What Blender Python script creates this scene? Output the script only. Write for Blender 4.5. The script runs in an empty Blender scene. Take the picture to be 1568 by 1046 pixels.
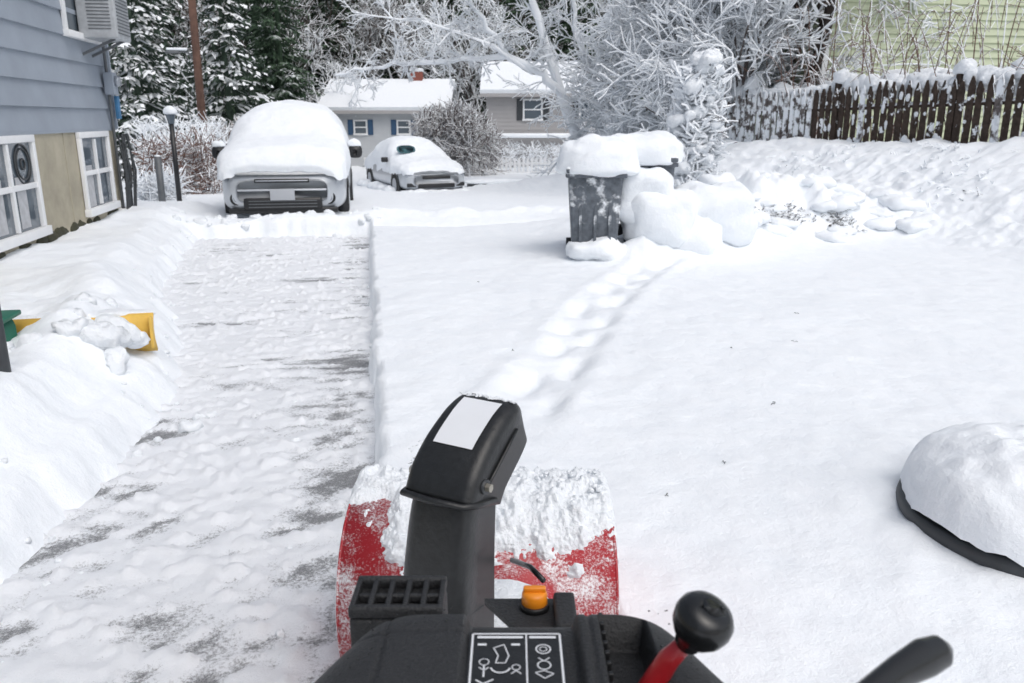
import bpy, bmesh, math, random
import numpy as np
from mathutils import Vector, Matrix, noise as mnoise

rad = math.radians
scene = bpy.context.scene
YAW = rad(-9.59)
def W(X, Y):
    return (0.986*X+0.1666*Y, -0.1666*X+0.986*Y)

# ------------------------------------------------------------------ noise
def _hash(ix, iy, s):
    n = (ix.astype(np.int64)*374761393 + iy.astype(np.int64)*668265263 + s*1442695041) & 0x7fffffff
    n = (n ^ (n >> 13)) * 1274126177 & 0x7fffffff
    n = (n ^ (n >> 16)) & 0xffff
    return n/65535.0
def vn(x, y, s=0):
    x = np.asarray(x, float); y = np.asarray(y, float)
    ix = np.floor(x); iy = np.floor(y); fx = x-ix; fy = y-iy
    fx = fx*fx*(3-2*fx); fy = fy*fy*(3-2*fy)
    a = _hash(ix, iy, s); b = _hash(ix+1, iy, s); c = _hash(ix, iy+1, s); d = _hash(ix+1, iy+1, s)
    return (a*(1-fx)+b*fx)*(1-fy)+(c*(1-fx)+d*fx)*fy
def fbm(x, y, s=0, o=4):
    x = np.asarray(x, float); y = np.asarray(y, float)
    r = 0; a = 0.5; t = 0
    for i in range(o):
        r = r+a*vn(x*2**i+i*17.3, y*2**i+i*9.1, s+i); t += a; a *= 0.5
    return r/t
def sm(a, b, x):
    t = np.clip((x-a)/(b-a), 0, 1)
    return t*t*(3-2*t)

# ------------------------------------------------------------------ materials
def newmat(name):
    m = bpy.data.materials.new(name); m.use_nodes = True
    nt = m.node_tree
    return m, nt, nt.nodes['Principled BSDF']
def N(nt, t, **kw):
    n = nt.nodes.new(t)
    for k, v in kw.items():
        setattr(n, k, v)
    return n
def setin(n, **kw):
    for k, v in kw.items():
        n.inputs[k.replace('_', ' ')].default_value = v
def tex(nt, scale, detail=4, rough=0.6, coord='Object'):
    tc = N(nt, 'ShaderNodeTexCoord'); no = N(nt, 'ShaderNodeTexNoise')
    nt.links.new(tc.outputs[coord], no.inputs['Vector'])
    setin(no, Scale=scale, Detail=detail, Roughness=rough)
    return no
def bump(nt, bs, src, strength, dist):
    b = N(nt, 'ShaderNodeBump'); setin(b, Strength=strength, Distance=dist)
    nt.links.new(src, b.inputs['Height']); nt.links.new(b.outputs[0], bs.inputs['Normal'])
    return b
def mat(name, col, rough=0.5, metal=0.0, var=0.15, scale=12, bmp=0.0, coat=0.0):
    m, nt, bs = newmat(name)
    no = tex(nt, scale)
    r = N(nt, 'ShaderNodeValToRGB')
    c = np.array(col)
    r.color_ramp.elements[0].position = 0.3; r.color_ramp.elements[1].position = 0.7
    r.color_ramp.elements[0].color = (*np.clip(c*(1-var), 0, 1), 1)
    r.color_ramp.elements[1].color = (*np.clip(c*(1+var), 0, 1), 1)
    nt.links.new(no.outputs['Fac'], r.inputs['Fac'])
    nt.links.new(r.outputs['Color'], bs.inputs['Base Color'])
    setin(bs, Roughness=rough, Metallic=metal)
    bs.inputs['Coat Weight'].default_value = coat
    if bmp: bump(nt, bs, no.outputs['Fac'], bmp, 0.01)
    return m
SNOWC = (0.875, 0.905, 0.935, 1)
def snow_mat(name, b1=0.35, coarse=9.0, dist=.05):
    m, nt, bs = newmat(name)
    a = tex(nt, coarse, 6, 0.65); f = tex(nt, 140, 3, 0.7)
    mx = N(nt, 'ShaderNodeMath', operation='MULTIPLY_ADD')
    nt.links.new(f.outputs['Fac'], mx.inputs[0]); mx.inputs[1].default_value = 0.12
    nt.links.new(a.outputs['Fac'], mx.inputs[2])
    bump(nt, bs, mx.outputs[0], b1, dist)
    r = N(nt, 'ShaderNodeValToRGB')
    r.color_ramp.elements[0].position = 0.25; r.color_ramp.elements[0].color = (0.825, 0.865, 0.905, 1)
    r.color_ramp.elements[1].position = 0.65; r.color_ramp.elements[1].color = SNOWC
    nt.links.new(a.outputs['Fac'], r.inputs['Fac'])
    nt.links.new(r.outputs['Color'], bs.inputs['Base Color'])
    setin(bs, Roughness=0.62)
    bs.inputs['Specular IOR Level'].default_value = 0.25
    return m
M_snow = snow_mat('snow', 0.40, 7)
M_snow2 = snow_mat('snow_rough', 0.7, 14)

def snowy(name, col, thr=0.2, amp=0.8, scale=6, var=0.3, rough=0.8, soft=0.15, amount_z=1.0):
    """base colour with settled snow on upward faces broken by noise"""
    m, nt, bs = newmat(name)
    g = N(nt, 'ShaderNodeNewGeometry'); s = N(nt, 'ShaderNodeSeparateXYZ')
    nt.links.new(g.outputs['Normal'], s.inputs[0])
    no = tex(nt, scale, 5, 0.6)
    m1 = N(nt, 'ShaderNodeMath', operation='MULTIPLY'); m1.inputs[1].default_value = amount_z
    nt.links.new(s.outputs['Z'], m1.inputs[0])
    m2 = N(nt, 'ShaderNodeMath', operation='MULTIPLY_ADD')
    nt.links.new(no.outputs['Fac'], m2.inputs[0]); m2.inputs[1].default_value = amp*2
    nt.links.new(m1.outputs[0], m2.inputs[2])
    mr = N(nt, 'ShaderNodeMapRange', interpolation_type='SMOOTHSTEP')
    nt.links.new(m2.outputs[0], mr.inputs['Value'])
    mr.inputs['From Min'].default_value = thr+amp; mr.inputs['From Max'].default_value = thr+amp+soft
    n2 = tex(nt, scale*3)
    r = N(nt, 'ShaderNodeValToRGB'); c = np.array(col)
    r.color_ramp.elements[0].position = .3; r.color_ramp.elements[1].position = .7
    r.color_ramp.elements[0].color = (*c*(1-var), 1); r.color_ramp.elements[1].color = (*c*(1+var), 1)
    nt.links.new(n2.outputs['Fac'], r.inputs['Fac'])
    mx = N(nt, 'ShaderNodeMix', data_type='RGBA')
    nt.links.new(mr.outputs[0], mx.inputs['Factor'])
    nt.links.new(r.outputs['Color'], mx.inputs['A']); mx.inputs['B'].default_value = SNOWC
    nt.links.new(mx.outputs['Result'], bs.inputs['Base Color'])
    setin(bs, Roughness=rough)
    bs.inputs['Specular IOR Level'].default_value = 0.2
    return m

M_bark = snowy('bark_snow', (0.08, 0.065, 0.055), thr=-0.05, amp=0.5, scale=2.5)
M_bark_heavy = snowy('bark_heavy_snow', (0.26, 0.25, 0.25), thr=-1.0, amp=0.8, scale=2.0)
M_limb = snowy('limb_snow_topped', (0.10, 0.085, 0.08), thr=-.15, amp=0.5, scale=2.5)
M_bark_trunk = snowy('bark_dark', (0.045, 0.036, 0.032), thr=0.25, amp=0.5, scale=3)
M_needle = snowy('conifer_needles', (0.060, 0.098, 0.060), thr=0.80, amp=1.0, scale=.7, var=0.5, soft=.5)
M_needle_s = snowy('conifer_needles_snow', (0.06, 0.088, 0.065), thr=0.30, amp=0.8, scale=1.6, var=0.45, soft=.4)
M_twig = snowy('twigs_brown', (0.17, 0.105, 0.085), thr=0.05, amp=0.6, scale=5)
M_fence = snowy('weathered_fence_wood', (0.055, 0.040, 0.032), thr=0.26, amp=1.2, scale=4.5, var=0.4, soft=0.1)
M_fence_w = snowy('fence_wood_snow_and_haze', (0.12, 0.105, 0.10), thr=-0.18, amp=1.2, scale=6, var=0.4, soft=0.3)  # plastered snow, plus blown-snow haze painted in as paler, whiter wood
M_bin = snowy('bin_plastic', (0.12, 0.135, 0.155), thr=0.08, amp=1.6, scale=5, rough=0.5, soft=0.5)
M_blk = mat('black_plastic', (0.012, 0.013, 0.014), 0.40, var=0.3, scale=60, bmp=0.15)
M_blk2 = mat('black_plastic_textured', (0.018, 0.019, 0.021), 0.55, var=0.3, scale=200, bmp=0.5)
M_blkgloss = mat('black_rubber_gloss', (0.01, 0.011, 0.012), 0.25, var=0.2)
M_red = mat('red_paint', (0.42, 0.012, 0.018), 0.35, var=0.15, coat=0.4)
m, nt, bs = newmat('red_paint_snow_dusted')
na_ = tex(nt, 9, 4, .6); nb_ = tex(nt, 150, 4, .75)
ma = N(nt, 'ShaderNodeMath', operation='MULTIPLY_ADD'); ma.inputs[1].default_value = .9
nt.links.new(na_.outputs['Fac'], ma.inputs[0]); nt.links.new(nb_.outputs['Fac'], ma.inputs[2])
mr = N(nt, 'ShaderNodeMapRange', interpolation_type='SMOOTHSTEP'); mr.inputs['From Min'].default_value = .88; mr.inputs['From Max'].default_value = 1.20
nt.links.new(ma.outputs[0], mr.inputs['Value'])
mx = N(nt, 'ShaderNodeMix', data_type='RGBA'); nt.links.new(mr.outputs[0], mx.inputs['Factor']); mx.inputs['A'].default_value = (.36, .014, .022, 1); mx.inputs['B'].default_value = (.85, .84, .86, 1)
nt.links.new(mx.outputs['Result'], bs.inputs['Base Color']); setin(bs, Roughness=.45); bump(nt, bs, mr.outputs[0], .4, .004)
M_reds = m
M_orange = mat('orange_plastic', (0.75, 0.24, 0.01), 0.4, var=0.1)
M_yellow = mat('yellow_plastic', (0.72, 0.46, 0.09), 0.5, var=0.12)
M_green = mat('green_plastic', (0.01, 0.13, 0.08), 0.5)
M_white = mat('white_paint', (0.8, 0.81, 0.82), 0.5, var=0.03)
M_label = mat('label_white', (0.74, 0.76, 0.79), 0.4, var=0.02)
M_metal = mat('bolt_metal', (0.45, 0.42, 0.36), 0.35, 0.9)
M_dark = mat('dark_grey', (0.04, 0.045, 0.05), 0.5)
M_grey = mat('grey_plastic', (0.12, 0.13, 0.14), 0.5)
M_side = mat('blue_grey_siding', (0.30, 0.34, 0.395), 0.75, var=0.07, scale=2, bmp=0.1)
M_found = mat('tan_foundation', (0.40, 0.365, 0.28), 0.85, var=0.2, scale=2.5, bmp=0.4)
M_gside = mat('pale_green_siding', (0.49, 0.535, 0.38), 0.7, var=0.05, scale=2)
M_hwall = mat('house_wall_white', (0.50, 0.52, 0.54), 0.8, var=0.05, scale=1)
M_hwall2 = mat('house_wall_beige', (0.38, 0.37, 0.37), 0.8, var=0.06, scale=1)
M_blue = mat('blue_shutter', (0.03, 0.08, 0.16), 0.6)
M_brick = mat('brick_red', (0.25, 0.08, 0.06), 0.8)
M_pole = mat('pole_wood', (0.13, 0.07, 0.05), 0.8, var=0.3, scale=5, bmp=0.4)
M_silver = mat('silver_car_paint', (0.50, 0.53, 0.565), 0.3, 0.2, var=0.03, coat=0.6)
M_carblk = mat('car_black_trim', (0.015, 0.016, 0.018), 0.4)
M_tire = mat('tyre_rubber', (0.02, 0.02, 0.02), 0.8)
M_plate = mat('number_plate', (0.42, 0.44, 0.47), 0.4, var=0.02)
M_lamp = mat('headlight_lens', (0.35, 0.38, 0.42), 0.08, 0.3, var=0.3, scale=30, coat=1)
m, nt, bs = newmat('window_glass'); setin(bs, Roughness=0.06); bs.inputs['Base Color'].default_value = (0.10, 0.125, 0.15, 1)
bs.inputs['Specular IOR Level'].default_value = 0.9; M_glass = m

# ------------------------------------------------------------------ mesh helpers
def mkobj(name, V, F, m, parent=None, smooth=False, loc=None, rot=None):
    me = bpy.data.meshes.new(name)
    me.from_pydata([tuple(v) for v in V], [], [tuple(f) for f in F])
    me.update()
    if smooth: me.shade_smooth()
    o = bpy.data.objects.new(name, me); scene.collection.objects.link(o)
    if m is not None:
        for mm in (m if isinstance(m, list) else [m]): me.materials.append(mm)
    if parent is not None: o.parent = parent
    if loc is not None: o.location = loc
    if rot is not None: o.rotation_euler = rot
    return o
def empty(name, loc=(0, 0, 0), rz=0.0, sc=1.0):
    e = bpy.data.objects.new(name, None); scene.collection.objects.link(e)
    e.location = loc; e.rotation_euler = (0, 0, rz); e.scale = (sc, sc, sc); e.empty_display_size = 0.2
    return e
def box(name, c, s, m, parent=None, bev=0.0, rot=None, taper=None, segs=2):
    bm = bmesh.new(); bmesh.ops.create_cube(bm, size=1)
    for v in bm.verts:
        v.co.x *= s[0]; v.co.y *= s[1]; v.co.z *= s[2]
        if taper and v.co.z < 0: v.co.x *= taper; v.co.y *= taper
    if bev: bmesh.ops.bevel(bm, geom=bm.edges[:], offset=bev, segments=segs, profile=0.6, affect='EDGES')
    me = bpy.data.meshes.new(name); bm.to_mesh(me); bm.free()
    if bev: me.shade_smooth()
    me.materials.append(m)
    o = bpy.data.objects.new(name, me); scene.collection.objects.link(o); o.location = c
    if rot: o.rotation_euler = rot
    if parent is not None: o.parent = parent
    return o
def cyl(name, p0, p1, r0, r1, m, parent=None, k=20, smooth=True):
    p0 = Vector(p0); p1 = Vector(p1); d = p1-p0
    bm = bmesh.new(); bmesh.ops.create_cone(bm, cap_ends=True, segments=k, radius1=r0, radius2=r1, depth=d.length)
    me = bpy.data.meshes.new(name); bm.to_mesh(me); bm.free()
    o = bpy.data.objects.new(name, me); scene.collection.objects.link(o)
    o.location = (p0+p1)/2; o.rotation_euler = d.to_track_quat('Z', 'Y').to_euler()
    me.materials.append(m)
    if smooth:
        for p in me.polygons: p.use_smooth = len(p.vertices) == 4
    if parent is not None: o.parent = parent
    return o
class Buf:
    def __init__(s): s.V = []; s.F = []; s.n = 0
    def add(s, V, F):
        s.V.append(np.asarray(V, float)); s.F.extend([tuple(int(i)+s.n for i in f) for f in F]); s.n += len(V)
    def addq(s, V, Q):
        s.V.append(V); s.F.extend((Q+s.n).tolist()); s.n += len(V)
    def obj(s, name, m, parent=None, smooth=False, loc=None):
        return mkobj(name, np.concatenate(s.V), s.F, m, parent, smooth, loc)
    def mesh(s, name, m, smooth=False):
        me = bpy.data.meshes.new(name)
        me.from_pydata(np.concatenate(s.V).tolist(), [], s.F); me.update()
        if smooth: me.shade_smooth()
        me.materials.append(m); return me
def tube(buf, pts, rr, k=5, cap=False):
    pts = np.asarray(pts, float); n = len(pts); rr = np.broadcast_to(np.asarray(rr, float), (n,))
    t = np.gradient(pts, axis=0); t /= np.linalg.norm(t, axis=1)[:, None]+1e-9
    m = t.mean(0); ref = np.array([0, 0, 1.0]) if abs(m[2]) < 0.8*np.linalg.norm(m)+1e-9 else np.array([1.0, 0.2, 0])
    u = np.cross(t, ref); u /= np.linalg.norm(u, axis=1)[:, None]+1e-9; v = np.cross(t, u)
    a = np.arange(k)*2*math.pi/k
    V = pts[:, None, :]+rr[:, None, None]*(np.cos(a)[None, :, None]*u[:, None, :]+np.sin(a)[None, :, None]*v[:, None, :])
    V = V.reshape(-1, 3)
    i = np.arange(n-1)[:, None]*k; j = np.arange(k)[None, :]; j2 = (j+1) % k
    Q = np.stack([i+j, i+j2, i+k+j2, i+k+j], -1).reshape(-1, 4)
    buf.addq(V, Q)
    if cap:
        buf.F.append(tuple(buf.n-k+q for q in range(k))); buf.F.append(tuple(buf.n-n*k+q for q in reversed(range(k))))
def tubeobj(name, pts, rr, m, parent=None, k=12):
    b = Buf(); tube(b, pts, rr, k, True); return b.obj(name, m, parent, True)
def grid(name, X, Y, Z, m, parent=None, smooth=True, attr=None):
    ny, nx = X.shape
    V = np.stack([X, Y, Z], -1).reshape(-1, 3).astype(np.float32)
    i = np.arange(ny-1)[:, None]*nx; j = np.arange(nx-1)[None, :]
    Q = np.stack([i+j, i+j+1, i+nx+j+1, i+nx+j], -1).reshape(-1, 4).astype(np.int32)
    me = bpy.data.meshes.new(name)
    me.vertices.add(len(V)); me.vertices.foreach_set('co', V.ravel())
    me.loops.add(Q.size); me.loops.foreach_set('vertex_index', Q.ravel())
    me.polygons.add(len(Q)); me.polygons.foreach_set('loop_start', np.arange(len(Q), dtype=np.int32)*4)
    me.update(calc_edges=True); me.validate()
    if smooth: me.shade_smooth()
    if attr is not None:
        a = me.attributes.new('cov', 'FLOAT', 'POINT'); a.data.foreach_set('value', attr.astype(np.float32).ravel())
    me.materials.append(m)
    o = bpy.data.objects.new(name, me); scene.collection.objects.link(o)
    if parent is not None: o.parent = parent
    return o
def blob(buf, c, s, e=2.6, amp=0.12, fr=3.0, seed=0, flat=True, nu=28, nv=16):
    """superellipsoid snow mound with noise, flattened bottom"""
    V = []
    f = lambda q: math.copysign(abs(q)**(2/e), q)
    for i in range(nv+1):
        ph = -math.pi/2+math.pi*i/nv
        for j in range(nu):
            th = 2*math.pi*j/nu
            p = Vector((f(math.cos(ph))*f(math.cos(th)), f(math.cos(ph))*f(math.sin(th)), f(math.sin(ph))))
            if flat and p.z < 0: p.z *= 0.25
            q = Vector((p.x*s[0], p.y*s[1], p.z*s[2]))
            n = mnoise.noise(Vector((q.x*fr+seed*7.1, q.y*fr+seed*3.3, q.z*fr+seed)))+0.5*mnoise.noise(Vector((q.x*fr*2.7+seed, q.y*fr*2.7, q.z*fr*2.7)))
            q += p.normalized()*n*amp*min(s)
            V.append((c[0]+q.x, c[1]+q.y, c[2]+q.z))
    F = []
    for i in range(nv):
        for j in range(nu):
            F.append((i*nu+j, i*nu+(j+1) % nu, (i+1)*nu+(j+1) % nu, (i+1)*nu+j))
    buf.add(V, F)
def loft(name, secs, m, parent=None, n=24, e=3.0, full=True, nz=0.0, seed=0, cap=True):
    """secs: (y, zb, zt, hw[, e]) rings in XZ"""
    V = []; F = []
    for s in secs:
        y, zb, zt, hw = s[:4]; ee = s[4] if len(s) > 4 else e
        f = lambda q: math.copysign(abs(q)**(2/ee), q)
        for j in range(n):
            if full: th = 2*math.pi*j/n; zc = (zb+zt)/2; hz = (zt-zb)/2
            else: th = math.pi*j/(n-1); zc = zb; hz = zt-zb
            x = hw*f(math.cos(th)); z = zc+hz*f(math.sin(th))
            if nz:
                k = mnoise.noise(Vector((x*2.2+seed, y*2.2, z*2.2)))+.5*mnoise.noise(Vector((x*6+seed, y*6, z*6)))+.2*mnoise.noise(Vector((x*15+seed, y*15, z*15)))
                x += k*nz*math.cos(th); z += k*nz*math.sin(th)
                if not full and (j < 3 or j > n-4): z += .5*nz*mnoise.noise(Vector((x*9+seed, y*9, 3)))*3
            V.append((x, y, z))
    for i in range(len(secs)-1):
        for j in range(n if full else n-1):
            F.append((i*n+j, i*n+(j+1) % n, (i+1)*n+(j+1) % n, (i+1)*n+j))
    if cap:
        F.append(tuple(range(n))); F.append(tuple((len(secs)-1)*n+j for j in reversed(range(n))))
    return mkobj(name, V, F, m, parent, True)
def refine(secs, k=4, it=2):
    a = np.array([s[:4] for s in secs]); t = np.arange(len(a)); tt = np.linspace(0, len(a)-1, (len(a)-1)*k+1)
    o = np.stack([np.interp(tt, t, a[:, c]) for c in range(4)], 1)
    for _ in range(it):
        q = o.copy(); q[1:-1] = (o[:-2]+2*o[1:-1]+o[2:])/4; o = q
    return [tuple(r) for r in o]

# ------------------------------------------------------------------ terrain
def edge_l(y): return np.interp(y, [-6, 0, 3.2, 4.9, 5.5, 6.3, 8.1, 10, 12.8], [-2.0, -1.75, -1.5, -1.38, -1.45, -1.63, -2.2, -2.42, -2.63])+0.14*(fbm(y*2.1, y*0+3, 5)-.5)
def edge_r(y): return -0.05+0.10*(fbm(y*2.5, y*0, 8)-.5)
def fence_x(y): return 9.0-(y-9.5)*0.2375
trail = np.array([[0.55, 3.45], [0.80, 4.1], [1.28, 5.08], [1.62, 5.9], [2.08, 6.69], [2.55, 7.5], [3.2, 8.3]])
MOUNDS = ((3.75, 9.2, .50, .26), (3.30, 8.45, .40, .26), (2.78, 8.15, .3, .16), (3.9, 8.9, .6, .2), (2.5, 8.75, .45, .12), (4.3, 9.9, .8, .30), (3.4, 10.5, .9, .25), (4.85, 9.55, .5, .36), (5.5, 9.4, .45, .32), (5.2, 10.4, .9, .35), (4.4, 11.2, .8, .25), (6.2, 9.7, .7, .25), (2.2, 2.3, .75, .10), (3.2, 8.9, .35, .14))
def Hf(x, y):
    x = np.asarray(x, float); y = np.asarray(y, float)
    z = 0.20+0.03*(fbm(x*.9, y*.9, 1)-.5)*2+0.010*(fbm(x*7, y*7, 2)-.5)*2
    z = z-np.interp(y, [14, 22, 45, 60], [0, .45, 1.15, 1.15])+np.interp(y, [50, 100, 400], [0, 9, 30])
    el = edge_l(y)
    left = sm(0, .35, el-x)*(1-sm(13, 16, y))
    crest = np.exp(-((x-el+.42)/.22)**2)*.10*(0.3+1.3*vn(y*1.6, x*1.6, 9))*(1-sm(6.5, 8, y))
    z = z+left*(0.15+0.07*(fbm(x*1.7, y*1.7, 3)-.5)*2)+crest
    z = z+left*(0.08*(fbm(x*4, y*4, 13)-.5)+.025*(fbm(x*13, y*13, 14, 3)-.5))*(1-sm(6, 7.5, y))
    s = x-fence_x(y)
    bk = sm(-3.5, -.3, s)
    z = z+bk*0.95*(1-sm(18, 26, y)) + sm(-3.4, -2.2, s)*0.16*(fbm(x*1.5, y*1.5, 21)-.5)*(1-sm(0, 1, s))
    z = z+.12*sm(-1.0, -.1, s)*(1-sm(.1, .6, s))*(1-sm(18, 22, y))*(.4+1.2*vn(x*2, y*2, 29))
    z = z+sm(-3.3, -2.6, s)*(1-sm(-.4, .3, s))*(0.13*(fbm(x*4, y*4, 22)-.5)+.07*(fbm(x*13, y*13, 23, 3)-.5))
    rx = sm(-4, -2.6, x)*(1-sm(3.0, 3.8, x))
    z = z+rx*.13*np.exp(-((y-12.15-.15*(vn(x*1.1, y*0, 4)-.5))/.26)**2)*(.4+1.0*fbm(x*2.5, y*2.5, 6))
    z = z-.07*sm(-2.5, -2.2, x)*(1-sm(-.4, .1, x))*sm(11.9, 12.3, y)*(1-sm(13, 14, y))
    z = z-sm(-.1, .1, x)*(1-sm(2.6, 3.2, x))*.09*np.exp(-((y-11.45)/.2)**2)
    z = z-.05*np.exp(-((y-17.3-.05*x)/.25)**2)*sm(0, 1, x)-.05*np.exp(-((y-19.2-.05*x)/.25)**2)*sm(0, 1, x)
    near = (x > -.5) & (x < 4.5) & (y > 2.8) & (y < 9.5)
    if near.any():
        xs = x[near]; ys = y[near]; dd = np.full(xs.shape, 9.0); ss = np.zeros(xs.shape); aa = np.zeros(xs.shape); acc = 0
        for a, b in zip(trail[:-1], trail[1:]):
            ab = b-a; L = np.hypot(*ab); u = ab/L
            tt = np.clip((xs-a[0])*u[0]+(ys-a[1])*u[1], 0, L)
            px = xs-a[0]-u[0]*tt; py = ys-a[1]-u[1]*tt; q = np.hypot(px, py); sg = u[0]*py-u[1]*px
            k = q < dd; dd[k] = q[k]; ss[k] = sg[k]; aa[k] = acc+tt[k]; acc += L
        st = 0.62
        jit = .10*(fbm(xs*2.5, ys*2.5, 34)-.5)
        w = .022*np.exp(-((dd+jit)/.18)**2)*(.6+.8*fbm(xs*4, ys*4, 31))
        for off, ph in ((.10, 0), (-.10, .5)):
            f = ((aa/st+ph+.16*np.sin(aa*3.1)) % 1)-.5
            w = w+.048*np.exp(-((ss-off+jit)/.075)**2-((f*st)/.18)**4)*(.6+.8*vn(aa*1.7, aa*0, 37))
        w = w-.014*np.exp(-((dd-.25)/.07)**2)*(.3+1.2*vn(xs*5, ys*5, 33))+.035*(fbm(xs*9, ys*9, 35)-.5)*np.exp(-(dd/.3)**2)
        zz = z[near]-w*sm(3.3, 3.9, ys); z = z.copy(); z[near] = zz
    for cx, cy, r, h in MOUNDS:
        g = np.exp(-(((x-cx)**2+(y-cy)**2)/r**2)); z = z+h*g*(1+.7*(fbm(x*5, y*5, 88)-.5))
    j = .05*(fbm(x*9, y*9, 41)-.5)
    e2 = el+.16*(fbm(x*3, y*3, 42)-.5)
    m = sm(-.02, .24, x-e2)*(1-sm(-.02, .035, x-edge_r(y)+j*.9))*(1-sm(-.05, .12, y-11.75-.25*(fbm(x*2, x*0, 44)-.5)+j))
    Xc = .986*x-.1666*y; Yc = .1666*x+.986*y
    m = np.maximum(m, sm(-.55, -.5, Xc)*(1-sm(.28, .31, Xc+j))*(1-sm(2.2, 2.26, Yc))*sm(-6, -5.9, y))
    z = z*(1-m)+(-.05)*m
    return z
def axis(fine0, fine1, st, lo, hi, g=1.12):
    a = list(np.arange(fine0, fine1, st)); s = st
    while a[-1] < hi: s *= g; a.append(a[-1]+s)
    s = st; b = [fine0]
    while b[-1] > lo: s *= g; b.append(b[-1]-s)
    return np.array(b[:0:-1]+a)
ax = axis(-2.9, 7.5, .03, -300, 300); ay = axis(1.5, 13.0, .032, -12, 500, 1.05)
GX, GY = np.meshgrid(ax, ay)
GZ = Hf(GX, GY)
grid('snow_ground', GX, GY, GZ, M_snow)
def h1(x, y): return float(Hf(np.array([x]), np.array([y]))[0])

# driveway sheet
dx = np.arange(-2.95, .62, .016); dy = np.arange(.2, 12.4, .02)
DX, DY = np.meshgrid(dx, dy)
wx = DX+.25*(fbm(DX*2, DY*2, 50, 2)-.5); wy = DY+.12*(fbm(DX*1.5, DY*3, 49, 3)-.5)
st1 = fbm(wx*1.6, wy*5.5, 51, 4); st2 = fbm(wx*3.5, wy*16, 52, 3); fine = fbm(DX*16, DY*20, 53, 3)
rot = fbm((wx*.75+wy*.65)*2.8, (wy*.75-wx*.65)*10, 54, 4)
big = fbm(DX*.9, DY*.8, 55, 3)
nearw = 1-sm(3.6, 5.0, DY+DX*.3)
cov = (.40*st1+.32*st2+.12*big+.16*fine)*(1-nearw*.6)+(.52*rot+.20*big+.28*fine)*nearw*.6
cov = (cov-.5)*4.2+.86+.05*nearw
dl = DX-edge_l(DY); dr = edge_r(DY)-DX
cov += .35*np.exp(-(dl/.45)**2)*sm(4.5, 6, DY)+.05*sm(10, 11.5, DY)-.42*np.exp(-((dr-.18)/.17)**2)*(0.3+.8*st2)
cov -= .45*np.exp(-((dl-.25)/.22)**2)*(1-sm(4.3, 5.5, DY))
cov += .30*np.exp(-((DX+1.15)/.28)**2)*(.3+st1)
cov += .25*np.exp(-((DY-6.3-.3*DX)/.25)**2)
tr = ((DX*.35+DY)/.045) % 1
cov += .25*(np.abs(tr-.5)*2-.5)*np.exp(-((DX+.95-.25*(DY-2.5))/.16)**2)*(1-sm(3.8, 4.4, DY))
for cx, cy, r in ((-1.05, 2.75, .08), (-.72, 2.5, .12), (-.55, 2.15, .08), (-1.9, 9.9, .08), (-.7, 2.05, .05)):
    cov -= .8*np.exp(-(((DX-cx)/r)**2+((DY-cy)/(r*.7))**2))*(.3+1.2*fine)
cov = np.clip(cov, 0, 1.3)
DZ = .0+.016*np.clip(cov-.45, 0, 1)*(.5+fine)+.018*sm(.55, .8, fine)*sm(.4, .8, cov)+.012*(st2-.5)*np.clip(cov, 0, 1)+.008*(fbm(DX*34, DY*34, 57, 2)-.5)
m, nt, bs = newmat('packed_snow_on_asphalt')
at = N(nt, 'ShaderNodeAttribute', attribute_name='cov')
f1 = tex(nt, 60, 6, .85); f2 = tex(nt, 420, 2, .6)
a1 = N(nt, 'ShaderNodeMath', operation='MULTIPLY_ADD'); a1.inputs[1].default_value = 2.2
nt.links.new(f1.outputs['Fac'], a1.inputs[0]); nt.links.new(at.outputs['Fac'], a1.inputs[2])
mr = N(nt, 'ShaderNodeMapRange', interpolation_type='SMOOTHSTEP'); mr.inputs['From Min'].default_value = 1.18; mr.inputs['From Max'].default_value = 1.76
nt.links.new(a1.outputs[0], mr.inputs['Value'])
r = N(nt, 'ShaderNodeValToRGB'); r.color_ramp.elements[0].color = (.055, .055, .058, 1); r.color_ramp.elements[1].color = (.36, .37, .385, 1)
r.color_ramp.elements[0].position = .34; r.color_ramp.elements[1].position = .62
nt.links.new(f2.outputs['Fac'], r.inputs['Fac'])
mx = N(nt, 'ShaderNodeMix', data_type='RGBA'); nt.links.new(mr.outputs[0], mx.inputs['Factor'])
nt.links.new(r.outputs['Color'], mx.inputs['A']); mx.inputs['B'].default_value = (.85, .875, .91, 1)
nt.links.new(mx.outputs['Result'], bs.inputs['Base Color']); setin(bs, Roughness=.55)
bump(nt, bs, a1.outputs[0], .5, .015)
grid('driveway', DX, DY, DZ, m, attr=cov)

# snow clods
rng = random.Random(4)
cb = Buf()
def clod(x, y, r, dz=0, sq=.8, nu=12, nv=8):
    z = max(h1(x, y), 0)
    blob(cb, (x, y, z+r*.1+dz), (r, r*rng.uniform(.7, 1.1), r*sq), 2.3, .7, 2.2/r*.5, rng.random()*50, False, nu, nv)
for i in range(150):
    y = rng.uniform(2.2, 12); s = rng.random()
    el = float(edge_l(np.array([y]))[0])
    if s < .55: x = el+rng.gauss(.15, .10)
    elif s < .75: x = -.05-abs(rng.gauss(0, .10))
    else: x = rng.uniform(el+.2, -.15)
    clod(x, y, rng.choice([.008, .011, .014, .02])*(1.5 if rng.random() < .08 else 1))
for i in range(30): clod(rng.uniform(-2.8, .1), 11.98+rng.gauss(0, .13), rng.uniform(.03, .09), -.025)
for x, y, r in ((-1.33, 2.62, .045), (-1.0, 4.5, .04), (-.95, 4.55, .03), (-1.2, 4.0, .03), (-1.02, 4.35, .06)):
    clod(x, y, r)
for i in range(16):
    y = rng.uniform(3.0, 6.0); clod(float(edge_l(np.array([y]))[0])-rng.uniform(.15, .8), y, rng.uniform(.03, .07), -.015)
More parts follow.
